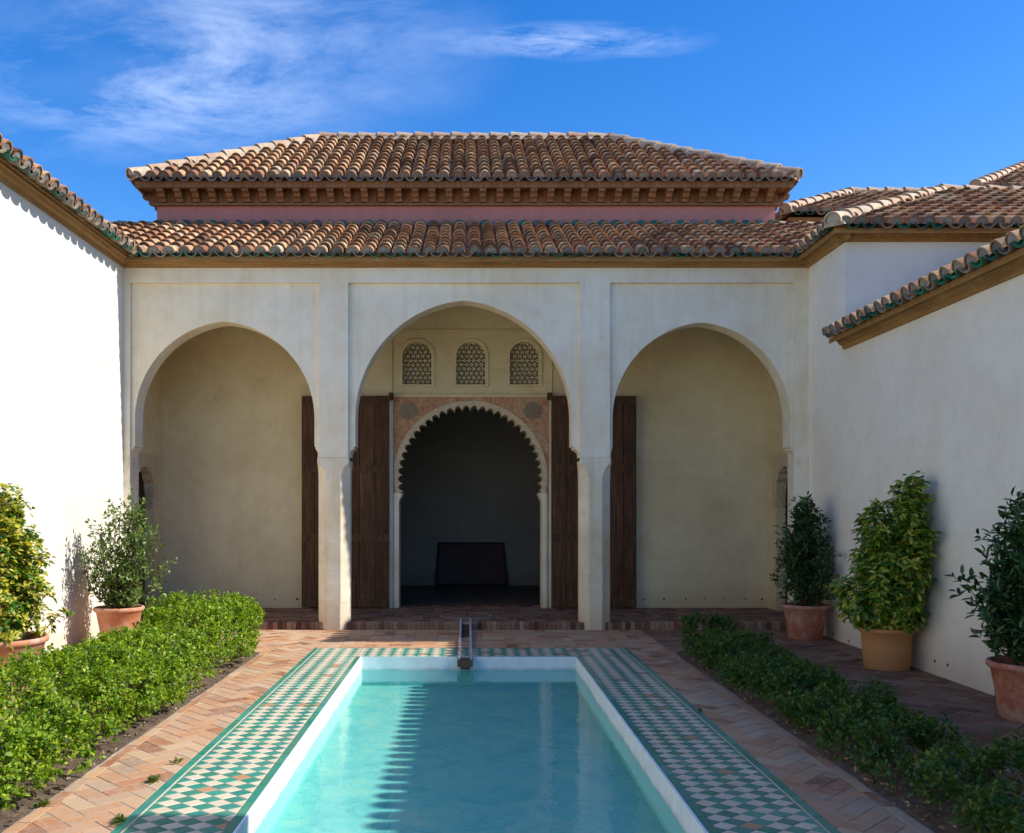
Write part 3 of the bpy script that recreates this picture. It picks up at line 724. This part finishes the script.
def herring(mb, x0, x1, y0, y1, z=0, W=.118, ang=45, j=.0032):
    ca, sa = math.cos(R(ang)), math.sin(R(ang)); cx, cy = (x0+x1)/2, (y0+y1)/2; rad = int(math.hypot(x1-x0, y1-y0)/2/W)+3
    for i in range(-rad, rad):
        for k in range(-rad, rad):
            q = (i-k) % 4
            if q == 0: b = (i*W, (i+2)*W, k*W, (k+1)*W)
            elif q == 2: b = (i*W, (i+1)*W, (k-1)*W, (k+1)*W)
            else: continue
            p = [(b[0]+j, b[2]+j), (b[1]-j, b[2]+j), (b[1]-j, b[3]-j), (b[0]+j, b[3]-j)]
            p = [(cx+a*ca-b2*sa, cy+a*sa+b2*ca) for a, b2 in p]
            if max(a for a, _ in p) < x0 or min(a for a, _ in p) > x1 or max(b2 for _, b2 in p) < y0 or min(b2 for _, b2 in p) > y1: continue
            slab(mb, clip(p, x0, x1, y0, y1), z)
def basket(mb, x0, x1, y0, y1, z=0, W=.14, j=.004):
    nx = int((x1-x0)/(2*W))+1; ny = int((y1-y0)/(2*W))+1
    for i in range(nx):
        for k in range(ny):
            ox, oy = x0+i*2*W, y0+k*2*W
            for h in (0, 1):
                r = (ox+j, ox+2*W-j, oy+h*W+j, oy+(h+1)*W-j) if (i+k) % 2 else (ox+h*W+j, ox+(h+1)*W-j, oy+j, oy+2*W-j)
                slab(mb, clip([(r[0], r[2]), (r[1], r[2]), (r[1], r[3]), (r[0], r[3])], x0, x1, y0, y1), z)
def course(mb, x0, x1, y0, y1, z=0, L=.26):     # a header row along y
    y = y0
    while y < y1:
        e = min(y+L, y1); slab(mb, [(x0+.003, y+.004), (x1-.003, y+.004), (x1-.003, e-.004), (x0+.003, e-.004)], z); y += L
STEP = YF+.03
mb = MB()
herring(mb, CXL+.0685, BXL-.003, BYN, BYF); course(mb, CXL, CXL+.068, BYN, BYF, .001)
mb.m = [0]*len(mb.m); struct(mb.build('path', 'brick'))
mb = MB()
herring(mb, BXR+.003, CXR-.0685, BYN, BYF); course(mb, CXR-.068, CXR, BYN, BYF, .001)
struct(mb.build('path', 'brick'))
mb = MB(); herring(mb, XL+.005, HXL-.03, 1.0, HY1+.0); struct(mb.build('pavement', 'brick'))
mb = MB(); herring(mb, HXR+.03, XR-.005, 1.0, HY1+.0, W=.12); struct(mb.build('pavement', 'worn_brick'))
mb = MB(); basket(mb, CXR+.002, XR-.005, HY1+.004, STEP-.004); struct(mb.build('pavement', 'worn_brick'))
mb = MB(); basket(mb, BXL, CXR, BYF+.004, STEP-.004); herring(mb, XL+.005, BXL-.004, BYF+.004, STEP-.004); herring(mb, XL+.005, CXL-.004, HY1+.004, BYF); struct(mb.build('pavement', 'brick'))
# portico floor and step
mb = MB(); mb.box(XL-.3, XR+.3, STEP+.02, YB+.31, -.02, FL-.005); struct(mb.build('floor', 'paving_mortar'))
mb = MB(); basket(mb, XL-.08, XR+.05, STEP+.12, YB-.002, FL, W=.13); basket(mb, dcx-dh-.02, dcx+dh+.02, YB, YB+.3, FL, W=.13)
struct(mb.build('floor', 'worn_brick'))
mb = MB(); x = XL+.01
while x < XR-.02:
    w = .062+random.uniform(-.006, .006)
    if not (P1[0]+.1-.03 < x+w/2 < P1[1]-.07 or P2[0]+.07 < x+w/2 < P2[1]-.07 or -.09 < x+w/2 < .09):
        dy = random.uniform(-.008, .006); z = FL+random.uniform(-.005, .003)
        mb.loft([[(x+.003, STEP+dy, -.02), (x+w-.003, STEP+dy, -.02), (x+w-.003, STEP+.118, -.02), (x+.003, STEP+.118, -.02)],
                 [(x+.003, STEP+dy, z-.012), (x+w-.003, STEP+dy, z-.012), (x+w-.003, STEP+.118, z-.012), (x+.003, STEP+.118, z-.012)],
                 [(x+.006, STEP+dy+.012, z), (x+w-.006, STEP+dy+.012, z), (x+w-.006, STEP+.118, z), (x+.006, STEP+.118, z)]])
    x += w
struct(mb.build('step', 'riser_brick'))
# room floor: chequered tiles
mb = MB()
for i in range(-22, 23):
    for k in range(20):
        x, y = i*.2+.02, YB+.31+k*.21
        if y > RY: continue
        slab(mb, [(x+.002, y+.002), (x+.198, y+.002), (x+.198, y+.208), (x+.002, y+.208)], FL, .02, (i+k) % 2)
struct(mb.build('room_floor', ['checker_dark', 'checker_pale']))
# planting beds
mb = MB()
def bed(mb, x0, x1, y0, y1, seedv):
    nx, ny = 12, 90; rr = random.Random(seedv); vs = []
    for k in range(ny+1):
        for i in range(nx+1):
            x = x0+(x1-x0)*i/nx; y = y0+(y1-y0)*k/ny; e = min(i, nx-i, 2)/2
            vs.append((x, y, -.008+e*.02+.003+rr.uniform(-.006, .012)*e))
    mb.add(vs, [(k*(nx+1)+i, k*(nx+1)+i+1, (k+1)*(nx+1)+i+1, (k+1)*(nx+1)+i) for k in range(ny) for i in range(nx)])
bed(mb, HXL-.03, CXL-.002, BYN, HY1, 1); bed(mb, CXR+.002, HXR+.03, BYN, HY1, 2)
struct(mb.build('soil', 'soil', smooth=True))

# ------------------------------------------------------------------ pool
pool = thing('pool', 'long rectangular turquoise pool with white rim and green and cream tiled border', 'pool')
WZ = -.134; BZ = -.31
mb = MB(); t = .016
mb.box(PXL-t, PXL, PYN-t, PYF+t, BZ, .002); mb.box(PXR, PXR+t, PYN-t, PYF+t, BZ, .002)
mb.box(PXL, PXR, PYF, PYF+t, BZ, .002); mb.box(PXL, PXR, PYN-t, PYN, BZ, .002)
mb.build('rim', 'pool_white', pool)
mb = MB(); mb.box(PXL-t, PXR+t, PYN-t, PYF+t, BZ-.05, BZ-.0005); mb.build('basin_floor', 'pool_paint', pool)
struct(MB().add([(PXL+.001, PYN, WZ), (PXR-.001, PYN, WZ), (PXR-.001, PYF-.001, WZ), (PXL+.001, PYF-.001, WZ)], [(0, 1, 2, 3)]).build('water', 'water'))
mb = MB(); DW, DL = .139, .1225; g = .0035; bw = .052
mb2 = MB()
ringsheet(mb2, BXL, BXR, BYN, BYF, PXL-t-.001, PXR+t+.001, PYN-t-.001, PYF+t+.001, -.004)
mb2.build('border_bed', 'tile_grout', pool)
def rhombi(mb, x0, x1, y0, y1, ox, oy):
    for i in range(int((x0-ox)/DW)-2, int((x1-ox)/DW)+3):
        for k in range(int((y0-oy)/DL)-2, int((y1-oy)/DL)+3):
            for c, o5 in ((0, 0), (1, .5)):
                cx = ox+(i+o5)*DW; cy = oy+(k+o5)*DL; hx, hy = DW/2-g*1.1, DL/2-g
                p = [(cx-hx, cy), (cx, cy-hy), (cx+hx, cy), (cx, cy+hy)]
                if cx+hx < x0 or cx-hx > x1 or cy+hy < y0 or cy-hy > y1: continue
                slab(mb, clip(p, x0, x1, y0, y1), 0, .006, c, .0006, .0006)
ix0, ix1 = PXL-t-bw, PXR+t+bw
rhombi(mb, BXL+bw+.011, ix0-.004, BYN, BYF-.01, BXL+bw+.018, 0)
rhombi(mb, ix1+.004, BXR-bw-.011, BYN, BYF-.01, BXR-bw-.011, 0)
rhombi(mb, ix0+.0, ix1-.0, PYF+t+.03, BYF-.01, 0, PYF+t+.03)
for (x0, x1) in ((BXL, BXL+bw), (BXR-bw, BXR), (ix0, ix0+bw-.003), (ix1-bw+.003, ix1)):
    y = BYN; ye = BYF if x0 in (BXL, BXR-bw) else PYF+t+.02
    while y < ye-.02:
        e = min(y+.25, ye); slab(mb, [(x0+.001, y+.002), (x1-.001, y+.002), (x1-.001, e-.002), (x0+.001, e-.002)], .001, .008, 0); y += .25
for (x0, x1) in ((BXL+bw+.001, BXL+bw+.009), (BXR-bw-.009, BXR-bw-.001)): mb.box(x0, x1, BYN, BYF, -.006, .001, 1)
x = ix0
while x < ix1-.03:
    slab(mb, [(x+.002, PYF+t+.001), (min(x+.25, ix1)-.002, PYF+t+.001), (min(x+.25, ix1)-.002, PYF+t+.027), (x+.002, PYF+t+.027)], .001, .008, 0); x += .25
mb.build('tiled_border', ['glazed_green', 'glazed_cream'], pool)

# ------------------------------------------------------------------ runnel and floor fountain
rn = thing('water_channel', 'narrow stone water channel with pale edges running from the portico step into the pool', 'channel')
ys = [12.78, STEP-.02, STEP-.25, 10.8, 10.0]; zs = [FL+.016, FL+.016, .05, .036, .012]
for s in (-1, 1):
    mb = MB(); mb.loft([[(s*.052-.02, y, z-.12), (s*.078-.02, y, z-.12), (s*.078-.02, y, z), (s*.052-.02, y, z)] for y, z in zip(ys, zs)]); mb.build('channel_edge', 'marble', rn, recalc=True)
mb = MB(); mb.loft([[(-.071, y, z-.13), (.031, y, z-.13), (.031, y, z-.045), (-.071, y, z-.045)] for y, z in zip(ys, zs)]); mb.build('channel_bed', 'channel_stone', rn, recalc=True)
mb = MB(); mb.loft([[(-.105, 10.115, -.09), (.065, 10.115, -.09), (.065, 10.115, -.002), (-.105, 10.115, -.002)], [(-.10, 9.96, -.08), (.06, 9.96, -.08), (.06, 9.96, -.012), (-.10, 9.96, -.012)]]); mb.build('spout', 'channel_stone', rn, recalc=True)
ft = thing('floor_fountain', 'round stone fountain rim set in the portico floor before the doorway', 'fountain')
fy = 13.18
mb = MB(); N = 40; prof = [(.33, 0), (.33, .008), (.345, .013), (.375, .011), (.385, .0)]
mb.add([((r)*math.cos(2*PI*k/N), fy+r*math.sin(2*PI*k/N), FL-.0+z) for k in range(N) for r, z in prof], [(5*k+i, 5*((k+1) % N)+i, 5*((k+1) % N)+i+1, 5*k+i+1) for k in range(N) for i in range(4)])
mb.build('rim', 'old_marble', ft, smooth=True, recalc=True)
mb = MB(); mb.prism([(.329*math.cos(2*PI*k/N), fy+.329*math.sin(2*PI*k/N)) for k in range(N)], FL+.001, FL+.006, lambda a, b, c: (a, b, c)); mb.build('basin', 'worn_brick', ft)
mb = MB(); mb.tube([(0, fy, FL), (0, fy, FL+.07), (0, fy, FL+.075)], [.018, .013, .02], 8); mb.build('nozzle', 'iron', ft)

# ------------------------------------------------------------------ leaning tile panel
pn = thing('tile_panel', 'dark framed board of chequered tiles leaning on the back wall of the dark room', 'panel')
PY = 18.25; x0, x1 = wx(435, PY), wx(508, PY); h = .84; lean = .2
def pc(a, b, c): z = FL+.02+b; return (a, PY+lean*b/h+c, z)
mb = MB(); plate(mb, [(x0, 0), (x1, 0), (x1-.07, h), (x0+.05, h)], [[(x0+.04, .035), (x1-.045, .035), (x1-.1, h-.035), (x0+.085, h-.035)]], -.02, .02, pc); mb.build('frame', 'dark_void', pn)
mb = MB(); mb.prism([(x0+.04, .035), (x1-.045, .035), (x1-.1, h-.035), (x0+.085, h-.035)], .0, .014, pc); mb.build('backing', 'checker_dark', pn, recalc=True)
mb = MB(); mb.prism([(x0+.045, .04), (x0+.045+.88, .04), (x0+.09, h-.07)], -.008, -.001, pc); mb.build('plain_corner', 'panel_board', pn, recalc=True)
mb = MB()
for i in range(24):
    for k in range(13):
        a = x0+.1+i*.058; b = .05+k*.058
        if a+.05 > x1-.06-.05*b/h or b+.05 > h-.04 or (i+k) % 2: continue
        if a < x0+.14+.88*(1-(b)/(h-.07)): continue
        mb.prism([(a, b), (a+.045, b), (a+.045, b+.045), (a, b+.045)], -.008, -.001, pc)
mb.build('mosaic', 'panel_board', pn, recalc=True)

# ------------------------------------------------------------------ foliage
def unit(a): return a/np.maximum(np.linalg.norm(a, axis=1, keepdims=True), 1e-9)
def leaves_mesh(name, mat, C, A, per, stem, L, W, th0=25, th1=85, parent=None, droop=0.0, hexa=True, sizej=.35):
    n = len(C); C = np.repeat(C, per, 0); A = np.repeat(A, per, 0); N = n*per
    t = RNG.random((N, 1)); base = C+A*stem*t
    rnd = unit(RNG.normal(size=(N, 3))); perp = unit(np.cross(A, rnd))
    th = np.radians(th0+(th1-th0)*(1-t*.75)*RNG.uniform(.75, 1.2, (N, 1)))
    D = unit(A*np.cos(th)+perp*np.sin(th)+np.array([[0, 0, -droop]])+RNG.normal(scale=.12, size=(N, 3)))
    S = unit(np.cross(D, A)+RNG.normal(scale=.35, size=(N, 3))); S = unit(S-D*np.sum(S*D, 1, keepdims=True)); Nn = np.cross(S, D)
    sc = RNG.uniform(1-sizej, 1+sizej, (N, 1)); l = L*sc; w = W*sc*.5
    if hexa:
        f = [(0, 0, 0), (.33, -.95, .10), (.68, -.85, .09), (1, 0, -.04), (.68, .85, .09), (.33, .95, .10)]
        k = 6; faces = [(0, 1, 2, 3), (0, 3, 4, 5)]
    else:
        f = [(0, 0, 0), (.5, -1, .12), (1, 0, -.03), (.5, 1, .12)]; k = 4; faces = [(0, 1, 2, 3)]
    V = np.empty((N, k, 3))
    for i, (a, b, c) in enumerate(f): V[:, i] = base+D*l*a+S*w*b+Nn*l*c
    nf = len(faces); idx = (np.arange(N)[:, None, None]*k+np.array(faces)[None]).reshape(-1)
    me = bpy.data.meshes.new(name); me.vertices.add(N*k); me.vertices.foreach_set('co', V.reshape(-1).astype(np.float32))
    me.loops.add(len(idx)); me.loops.foreach_set('vertex_index', idx.astype(np.int32))
    me.polygons.add(N*nf); me.polygons.foreach_set('loop_start', (np.arange(N*nf)*4).astype(np.int32)); me.polygons.foreach_set('loop_total', np.full(N*nf, 4, np.int32))
    me.materials.append(M[mat]); me.update(); me.validate()
    o = bpy.data.objects.new(name, me); COL.objects.link(o)
    if parent: o.parent = parent
    return o
def vnoise(p, f, seed):      # cheap smooth pseudo noise
    r = np.random.default_rng(seed); out = np.zeros(len(p))
    for _ in range(7):
        k = r.normal(size=3)*f; ph = r.random()*6.28; out += np.sin(p@k+ph)
    return out/3.2
def hedge(name, label, x0, x1, y0, y1, hfun, n, per, mat, seed, spiky=0., gap=-.9, L=.026, W=.016, mid=.5):
    r = np.random.default_rng(seed)
    y = r.uniform(y0, y1, n); a = r.uniform(-.12*PI, 1.12*PI, n)
    H = hfun(y); cx = (x0+x1)/2; hw = (x1-x0)/2
    endf = np.clip(np.minimum(y-y0, y1-y)/.28, 0, 1)**.5
    ca, sa = np.cos(a), np.sin(a)
    sx = np.sign(ca)*np.abs(ca)**.62; sz = np.sign(sa)*np.abs(sa)**.62
    dep = 1-r.random(n)**2.2*.5
    base = np.stack([cx+hw*sx, y, H*mid+H*(1-mid)*sz], 1)
    lum = 1+.17*vnoise(base, 6.0, seed)+.12*vnoise(base, 17, seed+1)
    P = np.stack([cx+hw*sx*dep*lum*(.55+.45*endf), y, H*mid+H*(1-mid)*sz*dep*lum*(.6+.4*endf)], 1)
    P[:, 2] = np.maximum(P[:, 2], .03)
    keep = (vnoise(base, 9.0, seed+5) > gap) | (r.random(n) < .30); P = P[keep]; sx = sx[keep]; sz = sz[keep]
    A = unit(np.stack([sx*.8, r.normal(scale=.25, size=len(P)), sz*.7+.55+spiky], 1)+r.normal(scale=.38, size=(len(P), 3)))
    t = thing(name, label, 'hedge'); leaves_mesh('foliage', mat, P, A, per, .055+.05*spiky, L, W, parent=t, hexa=False)
    mb = MB(); rr = random.Random(seed)
    yy = y0+.15
    while yy < y1-.1:
        Hh = float(hfun(np.array([yy]))[0])
        for q in range(5):
            bx = cx+rr.uniform(-.08, .08); tx = cx+rr.uniform(-.9, .9)*hw; ty = yy+rr.uniform(-.22, .22)
            mb.tube([(bx, yy, -.01), ((bx+tx)/2, (yy+ty)/2, Hh*.4), (tx, ty, Hh*rr.uniform(.75, .98))], [.011, .007, .003], 5)
        yy += .27
    mb.build('stems', 'bark', t)
    return t
hedge('hedge', 'dense bright green sunlit box hedge along the left brick path', -3.12, -2.31, 2.0, HY1+.08,
      lambda y: .53+.09*np.clip((y-8.6)/1.4, 0, 1)+.05*np.sin(y*2.3)+.04*np.sin(y*5.7+1)+.03*np.sin(y*11), 18500, 11, 'box_leaf', 3, .3, -.15, L=.028, W=.017)
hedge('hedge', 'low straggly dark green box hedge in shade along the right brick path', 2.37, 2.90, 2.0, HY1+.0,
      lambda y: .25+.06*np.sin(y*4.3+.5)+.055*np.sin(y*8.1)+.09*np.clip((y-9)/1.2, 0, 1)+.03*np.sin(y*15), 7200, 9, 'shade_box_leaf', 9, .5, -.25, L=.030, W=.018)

def pot(X, Y, rt, rb, h, mat, parent, lip=.05, band=True):
    N = 40
    pr = [(rb*.97, 0), (rb, .012), (rb+(rt-.03-rb)*.5, h*.5), (rt-.032, h-lip-.012), (rt-.012, h-lip), (rt-.004, h-lip+.008), (rt, h-lip*.5), (rt-.002, h-.008), (rt-.012, h), (rt-.035, h-.004), (rt-.045, h-.03), (rt-.06, h-.07)]
    mb = MB()
    mb.add([(X+r*math.cos(2*PI*k/N), Y+r*math.sin(2*PI*k/N), z+.002) for k in range(N) for r, z in pr],
           [(len(pr)*k+i, len(pr)*((k+1) % N)+i, len(pr)*((k+1) % N)+i+1, len(pr)*k+i+1) for k in range(N) for i in range(len(pr)-1)])
    p = mb.build('pot', mat, parent, smooth=True)
    mb = MB(); mb.prism([(X+(rt-.05)*math.cos(2*PI*k/N), Y+(rt-.05)*math.sin(2*PI*k/N)) for k in range(N)], h-.07, h-.055, lambda a, b, c: (a, b, c)); mb.build('potting_soil', 'soil', parent)
def potted(label, group, X, Y, rt, rb, h, potm, prof, nb, per, L, W, mat, seed, stem=.09, th=(25, 80), droop=0., off=(0, 0), step=.045, up=.5, lip=.05, side=3, jit=.16, bare=.22):
    """prof: (z, radius) envelope of the crown; nb branches rise from the pot and carry leafy side twigs"""
    t = thing('potted_shrub', label, 'potted plant', group); pot(X, Y, rt, rb, h, potm, t, lip)
    r = np.random.default_rng(seed); zs = np.array([p[0] for p in prof]); rs = np.array([p[1] for p in prof]); Ps = []; As = []; mb = MB()
    xlo, xhi = (-99, XR-.07-L*.6) if X > 0 else (XL+.07+L*.6, 99)
    for k in range(nb):
        zt = zs[0]+.08+(zs[-1]-zs[0]-.08)*(r.random()**.9); az = 2.39996*k+r.normal(scale=.25)
        sc = (1+r.normal(scale=jit)); R_ = np.interp(zt, zs, rs)*sc*(.55+.45*r.random()**.4)*(1+.14*math.sin(3*az+zt*4+seed)); zt += r.normal(scale=.05)
        b = np.array([X+r.normal(scale=.05), Y+r.normal(scale=.05), h-.07])
        e = np.array([X+off[0]*(zt-h)+R_*math.cos(az), Y+off[1]*(zt-h)+R_*math.sin(az), zt])
        m1 = np.array([b[0]+(e[0]-b[0])*.62, b[1]+(e[1]-b[1])*.62, b[2]+(e[2]-b[2])*.42])
        m2 = m1*.35+e*.65+np.array([0, 0, .02])
        for q in (m1, m2, e): q[0] = min(max(q[0], xlo), xhi)
        pts = [b, m1, m2, e]; ln = [np.linalg.norm(pts[i+1]-pts[i]) for i in range(3)]; tot = sum(ln)
        mb.tube([tuple(p) for p in pts], [.008, .006, .004, .002], 5)
        s_ = tot*bare
        while s_ < tot:
            u = s_; i = 0
            while i < 2 and u > ln[i]: u -= ln[i]; i += 1
            p = pts[i]+(pts[i+1]-pts[i])*min(u/ln[i], 1); d = (pts[i+1]-pts[i])/ln[i]
            for q in range(side):
                sd_ = r.normal(size=3); sd_[2] = abs(sd_[2])*up; sd_ /= np.linalg.norm(sd_)
                tw = p+sd_*r.uniform(.02, .10); tw[0] = min(max(tw[0], xlo), xhi)
                if tw[2] < h+.015 and math.hypot(tw[0]-X, tw[1]-Y) < rt+.03: tw[2] = h+.02
                Ps.append(tw); As.append(sd_*.6+d*.8+np.array([0, 0, .15]))
            s_ += step*r.uniform(.7, 1.4)
        Ps.append(e); As.append(d)
    P = np.array(Ps); A = unit(np.array(As))
    leaves_mesh('crown', mat, P, A, per, stem, L, W, th[0], th[1], t, droop)
    mb.build('stems', 'bark', t)
    print('potted', len(P)*per)
    return t
GP = 'potted shrubs along the courtyard walls'
# left, by the bright wall
potted('bay shrub with small glossy leaves in terracotta pot beside the left end arch', GP, -4.07, 10.88, .285, .185, .47, 'terracotta',
       [(.50, .26), (.7, .36), (.95, .41), (1.2, .42), (1.4, .36), (1.6, .22), (1.76, .08)], 44, 4, .050, .021, 'pale_laurel_leaf', 21, .07, off=(.04, 0), side=2, jit=.2, bare=.14)
potted('yellow variegated shrub in terracotta pot against the bright wall at the left edge', GP, -4.05, 8.05, .40, .27, .50, 'terracotta',
       [(.50, .40), (.66, .50), (.85, .50), (.98, .34), (1.25, .30), (1.5, .27), (1.62, .18), (1.70, .06)], 92, 6, .056, .028, 'variegated_leaf', 33, .035, (55, 100), .15, side=2, jit=.06)
# right, by the shaded wall
potted('dark green bay shrub in reddish pot beside the right end arch', GP, 4.20, 11.55, .29, .20, .43, 'red_terracotta',
       [(.46, .30), (.62, .40), (.85, .40), (1.15, .32), (1.4, .20), (1.55, .12), (1.70, .04)], 50, 4, .062, .022, 'laurel_leaf', 45, .08, off=(0, 0), side=2, jit=.2)
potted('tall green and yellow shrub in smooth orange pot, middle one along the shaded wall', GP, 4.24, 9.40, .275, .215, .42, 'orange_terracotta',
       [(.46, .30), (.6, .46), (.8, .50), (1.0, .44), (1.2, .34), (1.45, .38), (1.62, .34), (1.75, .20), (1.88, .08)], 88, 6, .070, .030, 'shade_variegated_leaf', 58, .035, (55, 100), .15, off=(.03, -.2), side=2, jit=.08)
potted('dark bay shrub in weathered red pot cut by the right edge of the view', GP, 4.31, 7.12, .30, .21, .44, 'red_terracotta',
       [(.50, .20), (.65, .29), (.85, .34), (1.1, .31), (1.35, .24), (1.5, .16), (1.66, .05)], 50, 4, .075, .026, 'laurel_leaf', 70, .08, side=2, jit=.18)
# metal stake by the wall
mb = MB(); mb.tube([(4.49, 7.88, 0), (4.49, 7.88, .9), (4.485, 7.88, 1.25)], [.018, .018, .016], 8)
tag(mb.build('metal_pole', 'iron', smooth=True), 'thin dark metal pole standing at the wall behind the rightmost pot', 'pole')
# weeds in the joints of the path
for (px, py, nn, lab) in ((154, 782, 26, 'small browning weed tuft on the left path beside the green tile edge'), (118, 823, 30, 'low weed tuft at the tile edge nearest the bottom left'),
                          (178, 763, 9, 'tiny weed sprig by the tile edge above the browning tuft'), (42, 807, 16, 'grassy weed tuft at the soil edge under the left hedge'),
                          (700, 652+60, 7, 'tiny weed in the joint of the right tile edge')):
    Y = EYE*F/(py-510); X = wx(px, Y); r = np.random.default_rng(int(px))
    n = nn; P = np.stack([X+r.normal(scale=.014, size=n), Y+r.normal(scale=.018, size=n), np.full(n, .002)], 1); A = unit(np.stack([r.normal(scale=.6, size=n), r.normal(scale=.6, size=n), np.ones(n)], 1))
    o = leaves_mesh('weed', 'weed_leaf', P, A, 5, .018, .024, .008, 10, 60); tag(o, lab, 'weed', 'weeds in the paving joints')

# fallen leaves on the beds
r = np.random.default_rng(77)
for (x0, x1, mt) in ((HXL, CXL-.01, 'weed_leaf'), (CXR+.01, HXR, 'weed_leaf')):
    n = 900; P = np.stack([r.uniform(x0, x1, n), r.uniform(3.5, HY1, n), np.full(n, .018)], 1); A = unit(np.stack([r.normal(size=n), r.normal(size=n), np.abs(r.normal(scale=.15, size=n))], 1))
    o = leaves_mesh('leaf_litter', 'litter', P, A, 2, .02, .028, .014, 5, 30); o['kind'] = 'stuff'; o['label'] = 'brown fallen leaves on the soil under the hedge'

# ------------------------------------------------------------------ light, sky, camera
SUN_EL = 40.0; SUN_AZ = 94.0     # azimuth clockwise from +Y
sd = bpy.data.lights.new('sun', 'SUN'); sd.energy = 3.5; sd.angle = R(.53); sd.color = (1, .955, .88)
so = bpy.data.objects.new('sun', sd); COL.objects.link(so)
el, az = R(SUN_EL), R(SUN_AZ)
tosun = Vector((math.sin(az)*math.cos(el), math.cos(az)*math.cos(el), math.sin(el)))
so.rotation_euler = tosun.to_track_quat('Z', 'Y').to_euler(); so.location = tosun*40
w = bpy.data.worlds.new('World'); SC.world = w; w.use_nodes = True
t = NT(w.node_tree); bg = t.n['Background']
sky = t.add('ShaderNodeTexSky'); sky.sky_type = 'NISHITA'; sky.sun_disc = False; sky.sun_elevation = el; sky.sun_rotation = az
sky.air_density = 1.0; sky.dust_density = .35; sky.ozone_density = 2.2; sky.altitude = 50
hs = t.add('ShaderNodeHueSaturation', Hue=.512, Saturation=1.44, Value=.85); t.link(sky, 0, hs, 'Color')
tc = t.add('ShaderNodeTexCoord'); sp_ = t.add('ShaderNodeSeparateXYZ'); t.link(tc, 'Generated', sp_, 0)
yy = t.math('MAXIMUM', t.math('ABSOLUTE', (sp_, 1)), .05)
uu = t.math('DIVIDE', (sp_, 0), yy); vv = t.math('DIVIDE', (sp_, 2), yy)
cb = t.add('ShaderNodeCombineXYZ'); t.link(uu[0], 0, cb, 0); t.link(vv[0], 0, cb, 1)
mp = t.mapping((cb, 0), (3.0, 9.0, 1), (0, 0, R(8)), (3.1, 1.7, 0)); n1 = t.noise(mp, 1.3, 10, .68, .35)
n2 = t.noise(t.mapping((cb, 0), (2.0, 4.5, 1), (0, 0, R(-14)), (.4, .2, 0)), 1.6, 5, .55, .4)
def blob(cu, cv, ru, rv):
    a = t.math('POWER', t.math('DIVIDE', t.math('SUBTRACT', uu, cu), ru), 2.0); b = t.math('POWER', t.math('DIVIDE', t.math('SUBTRACT', vv, cv), rv), 2.0)
    return t.math('SUBTRACT', 1.0, t.math('SQRT', t.math('ADD', a, b)), clamp=True)
def W_(px, py): return (px-467)/F, (510-py)/F
b1 = blob(*W_(230, 40), .32, .14); b2 = blob(*W_(570, 41), .17, .024); b3 = blob(*W_(130, 105), .22, .07)
cl = t.ramp(n1, [(.40, (0, 0, 0)), (.80, (1, 1, 1))]); c2 = t.ramp(n2, [(.38, (0, 0, 0)), (.72, (1, 1, 1))])
m1 = t.math('MULTIPLY', t.math('POWER', b1, 1.15), t.math('ADD', t.math('MULTIPLY', cl, .46), t.math('MULTIPLY', c2, .12)))
cf = t.ramp(t.noise(t.mapping((cb, 0), (9, 40, 1), (0, 0, R(5)), (7.3, 2.2, 0)), 1.2, 8, .7, .3), [(.42, (0, 0, 0)), (.70, (1, 1, 1))])
m2 = t.math('MULTIPLY', t.math('MULTIPLY', b2, cf), .34); m3 = t.math('MULTIPLY', t.math('MULTIPLY', t.math('POWER', b3, .8), cl), .4)
mk = t.math('MINIMUM', t.math('ADD', t.math('ADD', m1, m2), m3), .85)
mc = t.mix(mk, (hs, 0), (6.0, 6.6, 7.6)); t.link(mc[0], mc[1], bg, 'Color'); bg.inputs['Strength'].default_value = .138

cd = bpy.data.cameras.new('camera'); cam = bpy.data.objects.new('camera', cd); COL.objects.link(cam)
cam.location = (0, 0, EYE); cam.rotation_euler = (R(90), 0, 0); cd.sensor_width = 36; cd.lens = 36*F/1024
cd.shift_x = (512-467)/1024; cd.shift_y = (510-416.5)/1024; cd.clip_end = 1500; cd.clip_start = .05
SC.camera = cam
vs = SC.view_settings; vs.view_transform = 'Standard'; vs.look = 'None'; vs.gamma = 1; vs.exposure = .92; vs.use_curve_mapping = False
SC.cycles.max_bounces = 8; SC.cycles.diffuse_bounces = 5; SC.cycles.transparent_max_bounces = 8; SC.cycles.caustics_reflective = False; SC.cycles.caustics_refractive = False
SC.render.resolution_x = 1024; SC.render.resolution_y = 833
